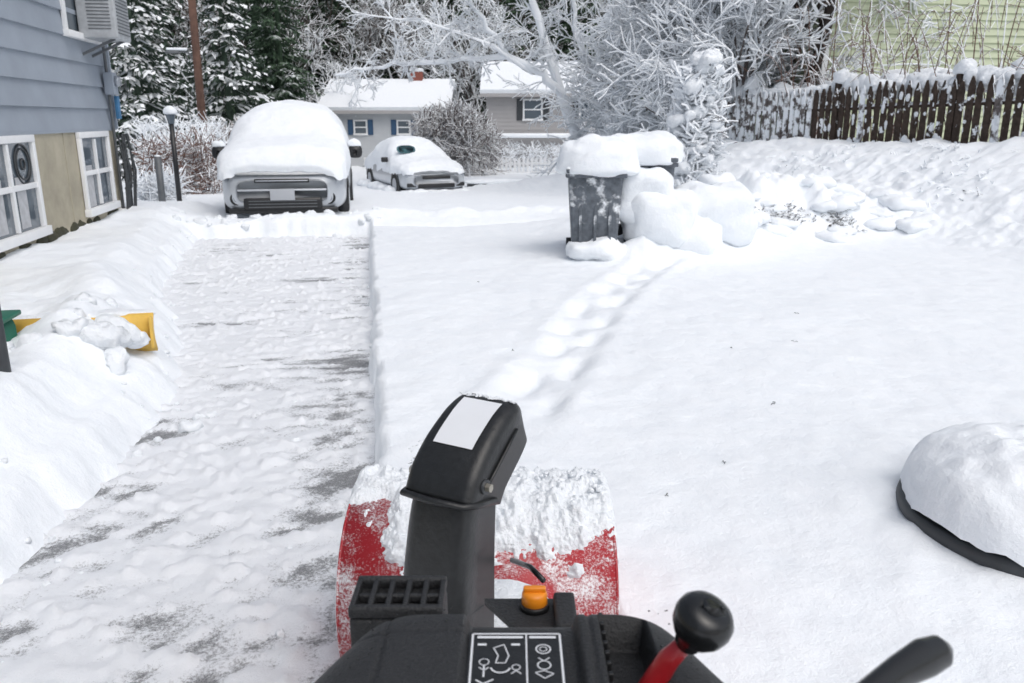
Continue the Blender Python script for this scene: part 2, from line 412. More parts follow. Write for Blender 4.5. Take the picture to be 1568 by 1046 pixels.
for x, y, r, d in ((-1.60, 4.96, .13, .0), (-1.72, 4.86, .09, -.02), (-2.22, 4.75, .10, 0), (-2.05, 4.7, .09, -.03), (-1.5, 4.8, .08, -.02)):
    clod(x, y, r, d, .9, 24, 16)
cb.obj('snow_clods', M_snow2, None, True)
db = Buf()
for X, Y, s in ((1.35, 3.95, .018), (.0, 5.0, .012), (1.4, 5.0, .012), (2.1, 5.9, .012), (.6, 2.9, .008), (1.85, 5.15, .012), (-.3, 7.2, .015), (.9, 3.2, .010)):
    x, y = W(X, Y); z = h1(x, y)+.003
    for k in range(2):
        a = rng.uniform(0, 6.28); l = s*rng.uniform(.6, 1.6)
        tube(db, [(x+rng.gauss(0, s*.4), y+rng.gauss(0, s*.4), z), (x+l*math.cos(a), y+l*math.sin(a), z+.004), (x+1.6*l*math.cos(a+.4), y+1.6*l*math.sin(a+.4), z)], .0016, 4)
db.obj('twig_litter', M_dark)

# ------------------------------------------------------------------ snow blower (local = heading frame)
B = empty('snow_blower', (0, 0, 0), YAW)
xc, hw = -.093, .372
prof = [(2.34, .530), (2.26, .545), (2.17, .542), (2.08, .52), (2.0, .475), (1.945, .41), (1.92, .33), (1.92, .24), (1.95, .15), (2.0, .08), (2.08, .04), (2.2, .03)]
pp = np.array(prof); t = np.linspace(0, len(pp)-1, 60); pp = np.stack([np.interp(t, np.arange(len(prof)), pp[:, 0]), np.interp(t, np.arange(len(prof)), pp[:, 1])], 1)
for _ in range(3): pp[1:-1] = (pp[:-2]+2*pp[1:-1]+pp[2:])/4
xs = np.linspace(xc-hw, xc+hw, 3)
V = []; F = []
for x in xs:
    for p in pp: V.append((x, p[0], p[1]))
n = len(pp)
for i in range(2):
    for j in range(n-1): F.append((i*n+j, (i+1)*n+j, (i+1)*n+j+1, i*n+j+1))
o = mkobj('auger_housing', V, F, M_reds, B, True)
sl = o.modifiers.new('s', 'SOLIDIFY'); sl.thickness = .004
for sx in (-1, 1):
    x = xc+sx*(hw+.004)
    ring = [(x, p[0], p[1]) for p in pp]+[(x, 2.48, .06), (x, 2.50, .35), (x, 2.42, .50)]
    o = mkobj('side_plate', ring, [tuple(range(len(ring)))], M_reds, B)
    sl = o.modifiers.new('s', 'SOLIDIFY'); sl.thickness = .007; sl.offset = 0
    tubeobj('side_flange', [(x, p[0], p[1]) for p in pp[:45]], .0045, M_reds, B, 8)
cyl('auger_shaft', (xc-hw, 2.22, .25), (xc+hw, 2.22, .25), .02, .02, M_dark, B)
ab = Buf()
for sgn in (-1, 1):
    for q in range(60):
        a0 = q*.28; x0 = xc+sgn*(.05+q*.0052)
        if q: 
            ab.add([(px, 2.22+.035*math.cos(pa), .25+.035*math.sin(pa)), (px, 2.22+.19*math.cos(pa), .25+.19*math.sin(pa)),
                    (x0, 2.22+.19*math.cos(a0), .25+.19*math.sin(a0)), (x0, 2.22+.035*math.cos(a0), .25+.035*math.sin(a0))], [(0, 1, 2, 3)])
        px, pa = x0, a0
ab.obj('auger_spiral', M_dark, B)
u = np.linspace(-hw-.012, hw+.012, 260); L = np.linspace(0, 1, 170)
nrm = np.gradient(pp, axis=0); nn = np.stack([nrm[:, 1], -nrm[:, 0]], 1); nn /= np.linalg.norm(nn, axis=1)[:, None]
tt = L*0.60*(len(pp)-1)
py = np.interp(tt, np.arange(n), pp[:, 0]); pz = np.interp(tt, np.arange(n), pp[:, 1]); ny_ = np.interp(tt, np.arange(n), nn[:, 0]); nz_ = np.interp(tt, np.arange(n), nn[:, 1])
ny_, nz_ = (ny_, nz_) if nz_[5] > 0 else (-ny_, -nz_)
U, LL = np.meshgrid(u, L)
lump = fbm(U*22+3, LL*13, 75, 3)
th = .028+.040*(fbm(U*11, LL*7, 71, 4)-.5)+.020*sm(.45, .75, lump)*(1-sm(.7, 1, LL))+.014*(fbm(U*60, LL*34, 73, 3)-.5)+.010*(fbm(U*150, LL*80, 74, 2)-.5)
th -= sm(.35, .9, LL)*.034
th -= .040*sm(-.21, -.30, U)*sm(.18, .42, LL) + .026*sm(.24, .34, U)*sm(.40, .65, LL)
th -= .024*sm(.0, .2, U)*sm(.5, .75, LL)*(.3+1.4*vn(U*22, LL*16, 79))
edge = np.clip((hw+.012-np.abs(U)+.010*(fbm(U*0+7, LL*25, 78, 3)-.5))/.03, 0, 1); th = np.where(th > 0, th*np.sqrt(edge), th)
th = np.maximum(th, -.01)
grid('housing_snow', U+xc, py[:, None]+ny_[:, None]*th, pz[:, None]+nz_[:, None]*th, M_snow2, B)
sb = Buf()
for i in range(90):
    uu = rng.uniform(-hw*.6, hw); l_ = rng.random()*.4; k_ = l_*.6*(n-1); a = int(k_)
    r_ = rng.uniform(.004, .011); th_ = .030+rng.uniform(-.006, .006)
    sg_ = 1 if nn[5, 1] > 0 else -1
    blob(sb, (xc+uu*.97, pp[a, 0]+nn[a, 0]*sg_*th_, pp[a, 1]+nn[a, 1]*sg_*th_), (r_, r_, r_*.8), 2.2, .6, 60, i, False, 9, 6)
loft('impeller_housing', [(1.62, .08, .46, .17), (1.93, .06, .48, .18)], M_reds, B, 28, 2.0)
loft('engine_cover', refine([(1.10, .35, .56, .15), (1.14, .32, .60, .19), (1.36, .32, .60, .19), (1.42, .36, .56, .15)]), M_blk2, B, 28, 4)
blob(sb, (-.02, 1.24, .60), (.16, .11, .04), 3, .3, 9, 3); blob(sb, (-.05, 1.74, .45), (.14, .12, .05), 3, .3, 9, 7); sb.obj('snow_lumps', M_snow2, B, True)
box('engine_base', (0, 1.2, .25), (.34, .62, .18), M_dark, B, .02)
for sx in (-1, 1):
    cyl('wheel_tire', (sx*.22, 1.05, .2), (sx*.34, 1.05, .2), .2, .2, M_tire, B, 28)
    cyl('wheel_rim', (sx*.335, 1.05, .2), (sx*.345, 1.05, .2), .1, .1, M_white, B, 20)
    tubeobj('handlebar', [(sx*.24, .98, .42), (sx*.27, .80, .86), (sx*.29, .6, .93), (sx*.31, .30, .97)], .014, M_blk, B)
C = empty('discharge_chute', (-.155, 1.475, 0), rad(-29)); C.parent = B
def chute_part(name, secs, mt, rnd=.03, th=.004):
    V = []; k = 0
    for (yb, z, w, d, tl) in secs:
        pr = [(-w, d)]
        for a in np.linspace(0, 1, 7): pr.append((-w+rnd-rnd*math.cos(a*math.pi/2), rnd-rnd*math.sin(a*math.pi/2)))
        for a in np.linspace(0, 1, 7): pr.append((w-rnd+rnd*math.sin(a*math.pi/2), rnd-rnd*math.cos(a*math.pi/2)))
        pr.append((w, d)); k = len(pr)
        for (x, y) in pr: V.append((x, yb+y*math.cos(tl), z-y*math.sin(tl)))
    F = [(i*k+j, i*k+j+1, (i+1)*k+j+1, (i+1)*k+j) for i in range(len(secs)-1) for j in range(k-1)]
    o = mkobj(name, V, F, mt, C, True)
    s = o.modifiers.new('s', 'SOLIDIFY'); s.thickness = th; s.offset = 1
    return o
def interp_secs(S, k=5):
    S = np.array(S); t = np.linspace(0, len(S)-1, (len(S)-1)*k+1)
    o = np.stack([np.interp(t, np.arange(len(S)), S[:, c]) for c in range(S.shape[1])], 1)
    for _ in range(3): o[1:-1] = (o[:-2]+2*o[1:-1]+o[2:])/4
    return [tuple(r) for r in o]
chute_part('lower_chute', interp_secs([(-.055, .44, .074, .15, 0), (-.040, .62, .072, .145, .0), (-.025, .74, .070, .135, .1), (-.002, .85, .067, .125, .25), (.03, .935, .064, .11, .45)]), M_blk)
HSEC = [(.004, .890, .078, .125, .35), (.03, .938, .078, .128, .5), (.085, .985, .077, .128, .75), (.155, 1.022, .075, .12, .95), (.205, 1.036, .072, .105, 1.1), (.226, 1.033, .066, .08, 1.25)]
chute_part('chute_hood', interp_secs(HSEC), M_blk, .020)
tubeobj('hood_rim', [(-.084, .10, .865), (-.083, .03, .884), (-.072, -.004, .892), (0, -.010, .892), (.072, -.004, .892), (.083, .03, .884), (.084, .10, .865)], .007, M_blk, C)
tubeobj('chute_seam', [(-.074, .06, .64), (-.071, -.035, .655), (0, -.043, .658), (.071, -.035, .655), (.074, .06, .64)], .0035, M_blk, C, 8)
for sx in (-1, 1):
    cyl('hood_bolt', (sx*.080, .06, .912), (sx*.097, .06, .912), .009, .009, M_metal, C, 6, False)
    cyl('hood_washer', (sx*.078, .06, .912), (sx*.087, .06, .912), .015, .015, M_dark, C)
    tubeobj('hood_side_rib', [(sx*.0835, .06, .905), (sx*.084, .10, .93), (sx*.082, .16, .965), (sx*.078, .20, .985)], .004, M_blk, C, 8)
HS = interp_secs(HSEC)
V = []; F = []
for i in range(9, 20):
    yb, z = HS[i][0], HS[i][1]
    dyy = HS[min(i+1, 24)][0]-HS[i-1][0]; dzz = HS[min(i+1, 24)][1]-HS[i-1][1]; l = math.hypot(dyy, dzz); ny0, nz0 = -dzz/l, dyy/l
    for x in (-.047, .047): V.append((x, yb+ny0*.0065, z+nz0*.0065))
for i in range(10): F.append((2*i, 2*i+1, 2*i+3, 2*i+2))
mkobj('hood_label', V, F, M_label, C, True)
sb = Buf()
for i in range(90):
    x = rng.uniform(-.07, .07); blob(sb, (x, .214+rng.gauss(0, .004), 1.039+rng.gauss(0, .001)), (rng.uniform(.002, .007), .004, .0025), 2, .3, 60, i, True, 8, 6)
for i in range(60):
    blob(sb, (-.079+rng.gauss(0, .002), rng.uniform(.03, .2), .925+rng.uniform(0, .05)), (.002, .004, .002), 2, .3, 60, i, True, 8, 6)
sb.obj('hood_snow', M_snow2, C, True)
tubeobj('chute_cable', [(.0, 1.64, .66), (.04, 1.56, .69), (.065, 1.50, .695)], .006, M_blkgloss, B)
cyl('chute_ring', (-.13, 1.56, .44), (-.13, 1.56, .47), .14, .14, M_dark, B, 32)

s = np.linspace(-1, 1, 241); q = np.linspace(0, 1, 141)
S, Q = np.meshgrid(s, q)
Yd = .45+Q*.53
wd = np.interp(Yd, [.45, .6, .75, .83, .90, .95, .98], [.325, .32, .30, .272, .238, .216, .205])
Xd = S*wd+.008
bkz = np.interp(Yd, [.45, .7, .98], [.955, .978, .972])
drop = .11*(1-np.power(np.clip(1-np.abs(S)**9, 0, 1), .35))
dropb = .13*(1-np.power(np.clip(1-Q**26, 0, 1), .30))
lobe = .020*sm(-.052, -.064, Xd)+.020*sm(.078, .088, Xd)
rec = .055*sm(.112, .117, Xd)*(1-sm(.170, .176, Xd))*(1-sm(.945, .950, Yd))
groove = .003*np.exp(-((Xd+.16)/.003)**2)+.003*np.exp(-((Xd-.10)/.003)**2)+.002*np.exp(-((Yd-.90)/.003)**2)*(Xd < -.06)
Zd = bkz+lobe-drop-dropb-rec-groove-.05*np.clip(np.abs(S)-.6, 0, 1)**1.5
grid('dash_panel', Xd, Yd, Zd, M_blk2, B)
box('dash_body', (.008, .72, .885), (.42, .46, .10), M_blk2, B, .03)
z0 = .979; LY = -.022
box('dash_label', (.0055, .865+LY, z0-.001), (.120, .145, .003), M_blk, B)
pb = Buf()
def strip(a, b, w=.0016, z=z0+.0012):
    a = np.array(a)+(.002, LY); b = np.array(b)+(.002, LY); d = (b-a)/np.linalg.norm(b-a); n_ = np.array([-d[1], d[0]])*w/2
    pb.add([(*(a-n_), z), (*(b-n_), z), (*(b+n_), z), (*(a+n_), z)], [(0, 1, 2, 3)])
def poly(pts, w=.0014):
    for a, b in zip(pts[:-1], pts[1:]): strip(a, b, w)
def arc(cx, cy, r, a0, a1, w=.0012, k=14): poly([(cx+r*math.cos(a), cy+r*math.sin(a)) for a in np.linspace(a0, a1, k)], w)
x0, x1, y0, y1 = -.052, .059, .80, .934
poly([(x0, y0), (x0, y1), (x1, y1), (x1, y0), (x0, y0)], .0026); strip((.016, y0), (.016, y1), .0018)
strip((-.046, .927), (.012, .927), .0045); strip((.020, .927), (.054, .927), .0045)
poly([(-.025, .905), (-.012, .912), (-.006, .890), (-.010, .876), (-.022, .876), (-.019, .890), (-.025, .905)])
arc(-.016, .870, .012, 3.4, 6.0, .0022); strip((-.045, .912), (-.034, .912), .004); strip((-.003, .912), (.008, .912), .004)
arc(-.036, .878, .006, 0, 6.28); poly([(-.042, .868), (-.036, .862), (-.030, .868)]); strip((-.036, .872), (-.036, .850), .002)
arc(.003, .868, .005, 0, 6.28); poly([(-.003, .856), (.003, .862), (.009, .856)]); poly([(-.045, .845), (-.036, .838), (-.024, .846)], .002)
arc(.037, .903, .009, 0, 6.28, .0018); arc(.037, .903, .0045, 0, 6.28); arc(.037, .872, .008, 0, 6.28, .0016); poly([(.030, .886), (.037, .880), (.044, .886)])
poly([(.026, .858), (.037, .862), (.048, .856), (.037, .848), (.026, .858)])
pb.obj('dash_print', M_label, B)
box('slot_well', (.143, .82, .92), (.05, .22, .01), M_blk, B)
for i in range(9): box('slot_tooth', (.118, .955-.02*i, .975), (.006, .006, .012), M_blk, B, .001)
tubeobj('lever_arm', [(.140, .78, .88), (.152, .815, .955), (.180, .808, 1.02), (.203, .80, 1.055)], [.016, .016, .013, .009], M_red, B, 14)
kb = Buf()
ks = [(0, .010), (.006, .015), (.014, .017), (.022, .024), (.034, .0315), (.046, .034), (.056, .0325), (.064, .027), (.068, .018), (.0685, .012), (.067, .010), (.067, .0001)]
d = Vector((.35, -.25, .9)).normalized(); p0 = Vector((.196, .803, 1.040))
tube(kb, [tuple(p0+d*a) for a, _ in ks], [b for _, b in ks], 28); kb.obj('lever_knob', M_blkgloss, B, True)
V = []; F = []
path = [(.14, .45, 1.13, .012, .008), (.22, .52, 1.138, .012, .008), (.29, .585, 1.142, .013, .009), (.345, .625, 1.142, .017, .010), (.380, .648, 1.140, .021, .011), (.402, .661, 1.138, .018, .010), (.411, .666, 1.137, .009, .005), (.413, .667, 1.137, .002, .002)]
path = [tuple(r) for r in np.stack([np.interp(np.linspace(0, 7, 36), np.arange(8), np.array(path)[:, c]) for c in range(5)], 1)]
pv = np.array([-.35, .45, .82]); pv /= np.linalg.norm(pv); nv = np.cross([.8, .58, .05], pv); nv /= np.linalg.norm(nv)
k = 16
for (x, y, z, a, b_) in path:
    for j in range(k):
        th_ = 2*math.pi*j/k; V.append(np.array([x, y, z])+pv*a*.85*math.cos(th_)+nv*b_*math.sin(th_))
for i in range(len(path)-1):
    for j in range(k): F.append((i*k+j, i*k+(j+1) % k, (i+1)*k+(j+1) % k, (i+1)*k+j))
F.append(tuple((len(path)-1)*k+j for j in range(k)))
mkobj('clutch_lever', V, F, M_blkgloss, B, True)
box('lamp_housing', (-.166, 1.06, .895), (.135, .085, .07), M_blk2, B, .008)
box('grille_frame_back', (-.166, 1.098, .940), (.135, .012, .018), M_blk2, B, .004)
box('grille_frame_front', (-.166, 1.022, .940), (.135, .012, .018), M_blk2, B, .004)
for i in range(6): box('grille_rib', (-.229+.0252*i, 1.06, .940), (.008, .068, .016), M_blk2, B, .002)
box('grille_bar', (-.166, 1.06, .9375), (.118, .008, .012), M_blk2, B, .002)
V = [(-.045, 1.175, .862), (.085, 1.175, .862), (.098, 1.155, .862), (.098, 1.06, .862), (.03, 1.06, .862)]
o = mkobj('knob_bracket', V, [(0, 4, 3, 2, 1)], M_blk2, B); sl = o.modifiers.new('s', 'SOLIDIFY'); sl.thickness = .012
box('bracket_box', (.083, 1.115, .868), (.034, .09, .035), M_blk2, B, .006)
box('stay_plate', (.02, 1.08, .80), (.14, .02, .13), M_blk2, B, .004)
cyl('fuel_knob_base', (.036, 1.15, .862), (.036, 1.15, .872), .024, .024, M_blk, B)
kb = Buf(); tube(kb, [(.036, 1.15, .868), (.036, 1.15, .872), (.036, 1.15, .888), (.036, 1.15, .892), (.036, 1.15, .892)], [.019, .021, .020, .017, .0001], 24); kb.obj('orange_knob', M_orange, B, True)
box('knob_grip', (.036, 1.15, .895), (.036, .010, .010), M_orange, B, .003)
sb = Buf()
for i in range(160):
    x = rng.uniform(-.2, .22); y = rng.uniform(.80, .965)
    if -.055 < x < .18: continue
    sb_r = rng.uniform(.0007, .0018); blob(sb, (x, y, .9915 if y < .95 else .985), (sb_r, sb_r, sb_r*.6), 2, 0, 1, i, True, 6, 4)
sb.obj('water_drops', M_blkgloss, B, True)

# ------------------------------------------------------------------ lap siding
def lap(name, p0, du, L, z0, z1, ex, m, parent, nrm, proud=.018):
    b = Buf(); p0 = np.array(p0, float); du = np.array(du, float); nr = np.array(nrm, float); z = z0
    while z < z1-.01:
        zt = min(z+ex, z1)
        V = []
        for l in (0, L):
            for (o_, zz) in ((proud*.3, zt), (proud+.006, z+.002), (proud*.3, z)):
                q_ = p0[:2]+du*l+nr*o_; V.append((q_[0], q_[1], zz))
        b.add(V, [(0, 1, 4, 3), (1, 2, 5, 4)]); z = zt
    return b.obj(name, m, parent)
def window(parent, cx, cy, cz, w, h, nrm, depth=.05, fr=.055, m=M_white, mid=True, glass=M_glass):
    def bx(nm, a, z, sa, sz, off, th, mm, bev=.004):
        if nrm == 'x': box(nm, (cx+off, cy+a, z), (th, sa, sz), mm, parent, bev)
        else: box(nm, (cx+a, cy-off, z), (sa, th, sz), mm, parent, bev)
    bx('window_pane', 0, cz, w-fr, h-fr, .01, .01, glass, 0)
    bx('frame_top', 0, cz+h/2-fr/2, w, fr, .03, depth, m); bx('frame_sill', 0, cz-h/2+fr/2-.01, w+.06, fr+.02, .045, depth+.03, m)
    bx('frame_left', -w/2+fr/2, cz, fr, h-2*fr-.002, .03, depth-.004, m); bx('frame_right', w/2-fr/2, cz, fr, h-2*fr-.002, .03, depth-.004, m)
    if mid: bx('sash_rail', 0, cz, w-2*fr-.002, fr*.8, .025, depth-.02, m)
Hs = empty('blue_grey_house')
xw = -3.45
box('foundation_wall', (xw-1.5, 3.9, .55), (3.0, 16.8, 1.9), M_found, Hs)
box('upper_wall', (xw-1.5, 3.9, 3.7), (2.96, 16.76, 4.5), M_side, Hs)
lap('side_siding', (xw-.02, -4.5), (0, 1), 16.85, 1.46, 5.9, .27, M_side, Hs, (1, 0), .035)
lap('end_siding', (xw-3.0, 12.28), (1, 0), 3.0, 1.46, 5.9, .27, M_side, Hs, (0, 1), .03)
box('corner_board', (xw+.012, 12.33, 3.7), (.06, .06, 4.46), M_side, Hs)
box('sill_trim', (xw-.002, 3.9, 1.465), (.05, 16.9, .03), M_side, Hs)
for i in range(12): box('panel_joint', (xw+.002, 1.0+i*.93, .85), (.008, .012, 1.2), M_dark if i % 3 == 0 else M_found, Hs)
sb = Buf()
for i in range(40):
    yy = rng.uniform(6, 12.2); blob(sb, (xw+.0, yy, .36), (.03, rng.uniform(.05, .2), rng.uniform(.03, .09)), 2, .5, 9, i, False, 10, 7)
sb.obj('foundation_dirt', mat('mossy_dirt', (.05, .05, .03), .9), Hs, True)
window(Hs, xw, 8.66, .95, 1.35, 1.00, 'x', fr=.07); window(Hs, xw, 11.28, .96, 1.15, .98, 'x', fr=.07)
box('window_mullion', (xw+.03, 8.66, .95), (.03, .05, .84), M_white, Hs)
box('window_mullion', (xw+.03, 11.28, .96), (.03, .05, .80), M_white, Hs)
cur = mat('curtain', (.45, .46, .48), .8)
for yy in (8.35, 8.9, 11.0): box('curtain', (xw+.018, yy, .8), (.004, .22, .5), cur, Hs)
fb = Buf(); 
for rr_ in (.19, .15, .05): tube(fb, [(xw+.024, 9.02+rr_*math.cos(a), 1.17+rr_*math.sin(a)) for a in np.linspace(0, 6.3, 26)], .010, 6)
fb.obj('window_fan', M_dark, Hs, True)
window(Hs, xw, 11.35, 3.25, 1.15, 1.4, 'x')
box('roof', (xw-1.4, 3.9, 6.1), (3.6, 17.6, .3), M_side, Hs)
A = empty('air_conditioner', (xw, 11.55, 2.82)); M_ac = mat('ac_case', (.42, .44, .46), .5)
box('case', (.25, 0, 0), (.44, .62, .54), M_ac, A, .02)
for i in range(11): box('louver', (.473, 0, -.20+.04*i), (.012, .50, .012), M_grey, A, 0)
for i in range(9): box('side_louver', (.28, -.313, -.16+.04*i), (.26, .008, .012), M_grey, A, 0)
box('bracket', (.2, -.18, -.36), (.45, .03, .03), M_grey, A, rot=(0, rad(-25), 0)); box('bracket', (.2, .18, -.36), (.45, .03, .03), M_grey, A, rot=(0, rad(-25), 0))
sb = Buf(); blob(sb, (.25, 0, .27), (.25, .34, .11), 3, .3, 6, 2); sb.obj('snow_cap', M_snow, A, True)
E = empty('wall_conduit', (xw+.05, 12.1, 0))
cyl('pipe', (0, 0, .4), (0, 0, 4.0), .02, .02, M_grey, E); box('meter_box', (.05, -.05, 2.05), (.12, .2, .28), M_side, E, .01)
cyl('meter_glass', (.11, -.05, 2.08), (.17, -.05, 2.08), .07, .06, M_lamp, E); box('blue_tag', (.06, .1, 1.75), (.05, .1, .3), mat('blue_tag', (.05, .18, .35), .5), E, .01)
hb = Buf()
for i in range(7):
    r0 = rng.uniform(.1, .2); tube(hb, [(.08+rng.gauss(0, .02), .1+r0*math.cos(a)*.6, .95+rng.gauss(0, .02)+r0*2.2*math.sin(a)) for a in np.linspace(0, 6.3, 18)], .014, 6)
for i in range(8):
    y_ = rng.uniform(-.1, .4); tube(hb, [(.07, y_, .35), (.10, y_+rng.gauss(0, .05), .9), (.07, y_+rng.gauss(0, .08), 1.4)], .014, 6)
hb.obj('coiled_hose', M_dark, E, True)

Hg = empty('pale_green_house')
gx = 9.35
box('wall_core', (gx+6.45, 20.0, 4.0), (12.9, 6.9, 7.9), M_gside, Hg)
lap('front_siding', (gx, 16.55), (1, 0), 12.9, .6, 7.9, .15, M_gside, Hg, (0, -1), .04)
lap('side_siding', (gx, 16.55), (0, 1), 6.9, .6, 7.9, .15, M_gside, Hg, (-1, 0), .04)
box('corner_board', (gx-.02, 16.50, 4.2), (.12, .12, 7.4), M_white, Hg)
window(Hg, 17.5, 16.50, 4.2, 1.0, 1.4, 'y')
box('roof', (gx+6.45, 20.0, 8.1), (13.8, 7.8, .25), M_snow, Hg, .05)

def dist_house(name, c, w, d, zb, ze, zr, mwall, rz, wins, chimney=None, garage=None):
    P = empty(name, (c[0], c[1], 0), rz)
    box('walls', (0, d/2, (zb+ze)/2), (w, d, ze-zb), mwall, P)
    lap('lap_siding', (-w/2, 0), (1, 0), w, zb, ze, .2, mwall, P, (0, -1), .02)
    o_ = .45
    V = [(-w/2-.3, -o_, ze), (w/2+.3, -o_, ze), (w/2+.3, d/2, zr), (-w/2-.3, d/2, zr), (-w/2-.3, d+o_, ze), (w/2+.3, d+o_, ze)]
    o = mkobj('roof', V, [(0, 1, 2, 3), (3, 2, 5, 4)], M_snow, P); s_ = o.modifiers.new('s', 'SOLIDIFY'); s_.thickness = .22; s_.offset = 1
    box('fascia', (0, -o_-.01, ze-.06), (w+.6, .06, .16), M_hwall2, P)
    mkobj('gable', [(-w/2, 0, ze), (-w/2, d, ze), (-w/2, d/2, zr), (w/2, 0, ze), (w/2, d, ze), (w/2, d/2, zr)], [(0, 1, 2), (3, 5, 4)], mwall, P)
    for (x, z, ww, hh, sh) in wins:
        window(P, x, -.025, z, ww, hh, 'y', fr=.08)
        if sh:
            for s2 in (-1, 1): box('shutter', (x+s2*(ww/2+.17), -.05, z), (.28, .04, hh), sh, P)
    if chimney: box('chimney', (chimney[0], d/2, zr+.1), (.7, .6, 1.0), M_brick, P); box('chimney_snow', (chimney[0], d/2, zr+.7), (.75, .65, .2), M_snow, P, .05)
    if garage: box('garage_door', (garage[0], -.04, garage[1]), (garage[2], .04, garage[3]), garage[4], P)
    return P
dist_house('white_house', W(-6.9, 46), 6.6, 7, -1.6, 1.95, 3.55, M_hwall, YAW, [(-1.35, 1.1, .75, .8, M_blue), (1.0, 1.1, .75, .8, M_blue), (-.9, -.7, .7, .4, None)], (1.4,))
dist_house('beige_house', W(2.0, 43), 6.6, 8, -1.6, 2.75, 4.35, M_hwall2, YAW, [(-.95, 2.0, 1.0, 1.05, M_dark), (1.9, 2.0, 1.0, 1.05, M_dark)], None, (1.3, -.2, 1.0, .9, M_dark))
P = empty('porch_canopy', (*W(.3, 42.0), 0), YAW); box('canopy', (0, 0, .75), (5.2, 1.6, .2), M_snow, P, .06); box('post', (-2.4, -.6, -.5), (.12, .12, 2.3), M_white, P); box('post', (2.4, -.6, -.5), (.12, .12, 2.3), M_white, P)

# ------------------------------------------------------------------ vehicles
def wheel(P, x, y, r=.34):
    sx = 1 if x > 0 else -1
    cyl('tyre', (x-sx*.22, y, r), (x, y, r), r, r, M_tire, P, 32); cyl('rim', (x-sx*.02, y, r), (x+sx*.006, y, r), r*.62, r*.62, M_plate, P, 20)
def suv():
    P = empty('parked_suv', (-1.33, 12.85+2.3, -.03), 0)
    loft('body', refine([(-2.32, .42, .74, .66), (-2.27, .30, .86, .80), (-2.12, .26, .96, .90), (-1.8, .24, 1.02, .935), (-1.0, .24, 1.07, .94), (1.0, .24, 1.08, .94), (2.0, .26, 1.08, .92), (2.25, .32, 1.0, .86)]), M_silver, P, 40, 5)
    loft('cabin', refine([(-1.15, .95, 1.05, .84), (-.4, .95, 1.62, .80), (0, .95, 1.70, .79), (1.6, .95, 1.69, .78), (2.1, .95, 1.3, .76), (2.2, .95, 1.05, .76)]), M_glass, P, 32, 4)
    for sx in (-1, 1):
        for y in (-1.35, 1.35):
            cyl('wheel_arch', (sx*.80, y, .36), (sx*.945, y, .36), .41, .41, M_carblk, P, 32); wheel(P, sx*.955, y)
        loft('headlamp', [(-2.335, .68, .76, .03), (-2.31, .645, .80, .13), (-2.15, .64, .82, .18)], M_lamp, P, 20, 2.4).location = (sx*.67, .05, 0)
        cyl('fog_recess', (sx*.68, -2.29, .47), (sx*.68, -2.12, .47), .095, .095, M_carblk, P); cyl('fog_lens', (sx*.68, -2.300, .47), (sx*.68, -2.27, .47), .045, .045, M_lamp, P)
        loft('mirror', refine([(-1.12, 1.02, 1.12, .03), (-1.09, .98, 1.19, .11), (-1.0, .98, 1.19, .12), (-.97, 1.0, 1.14, .05)]), M_carblk, P, 20, 3).location = (sx*1.08, 0, .02)
        box('mirror_arm', (sx*.95, -1.02, 1.04), (.14, .05, .05), M_carblk, P, .01)
        sb = Buf(); blob(sb, (sx*1.07, -1.04, 1.21), (.11, .08, .09), 2.5, .3, 6, sx); sb.obj('mirror_snow', M_snow, P, True)
    box('upper_grille', (0, -2.315, .735), (.80, .05, .06), M_carblk, P, .015); box('grille_bar', (0, -2.345, .737), (.76, .014, .014), M_silver, P, .004)
    box('lower_grille', (0, -2.325, .40), (1.15, .07, .17), M_carblk, P, .04); box('bumper_lip', (0, -2.26, .29), (1.6, .12, .08), M_carblk, P, .02)
    for i in range(3): box('grille_slat', (0, -2.362, .35+.045*i), (1.0, .01, .012), M_grey, P, .003)
    box('bumper_crease', (0, -2.33, .60), (1.3, .05, .03), M_silver, P, .012)
    box('number_plate', (0, -2.372, .535), (.36, .012, .17), M_plate, P, .004)
    S_ = [(-2.34, .82, .86, .66), (-2.37, .76, .97, .80), (-2.30, .74, 1.12, .90), (-2.12, .76, 1.25, .965), (-1.7, .80, 1.33, .99), (-1.3, .86, 1.42, 1.0), (-1.0, .9, 1.60, .99), (-.7, .92, 1.80, .97), (-.4, .95, 1.90, .95), (.2, .95, 1.93, .94), (1.3, .98, 1.93, .92), (1.9, 1.0, 1.87, .90), (2.2, 1.0, 1.6, .85), (2.32, 1.02, 1.2, .7)]
    R = refine(S_, 8)
    R = [(y, zb, zt, w_, 3.6-1.0*min(max((y+1.6)/1.4, 0), 1)) for (y, zb, zt, w_) in R]
    loft('snow_cover', R, M_snow, P, 90, 2.7, False, .035, 3)
suv()
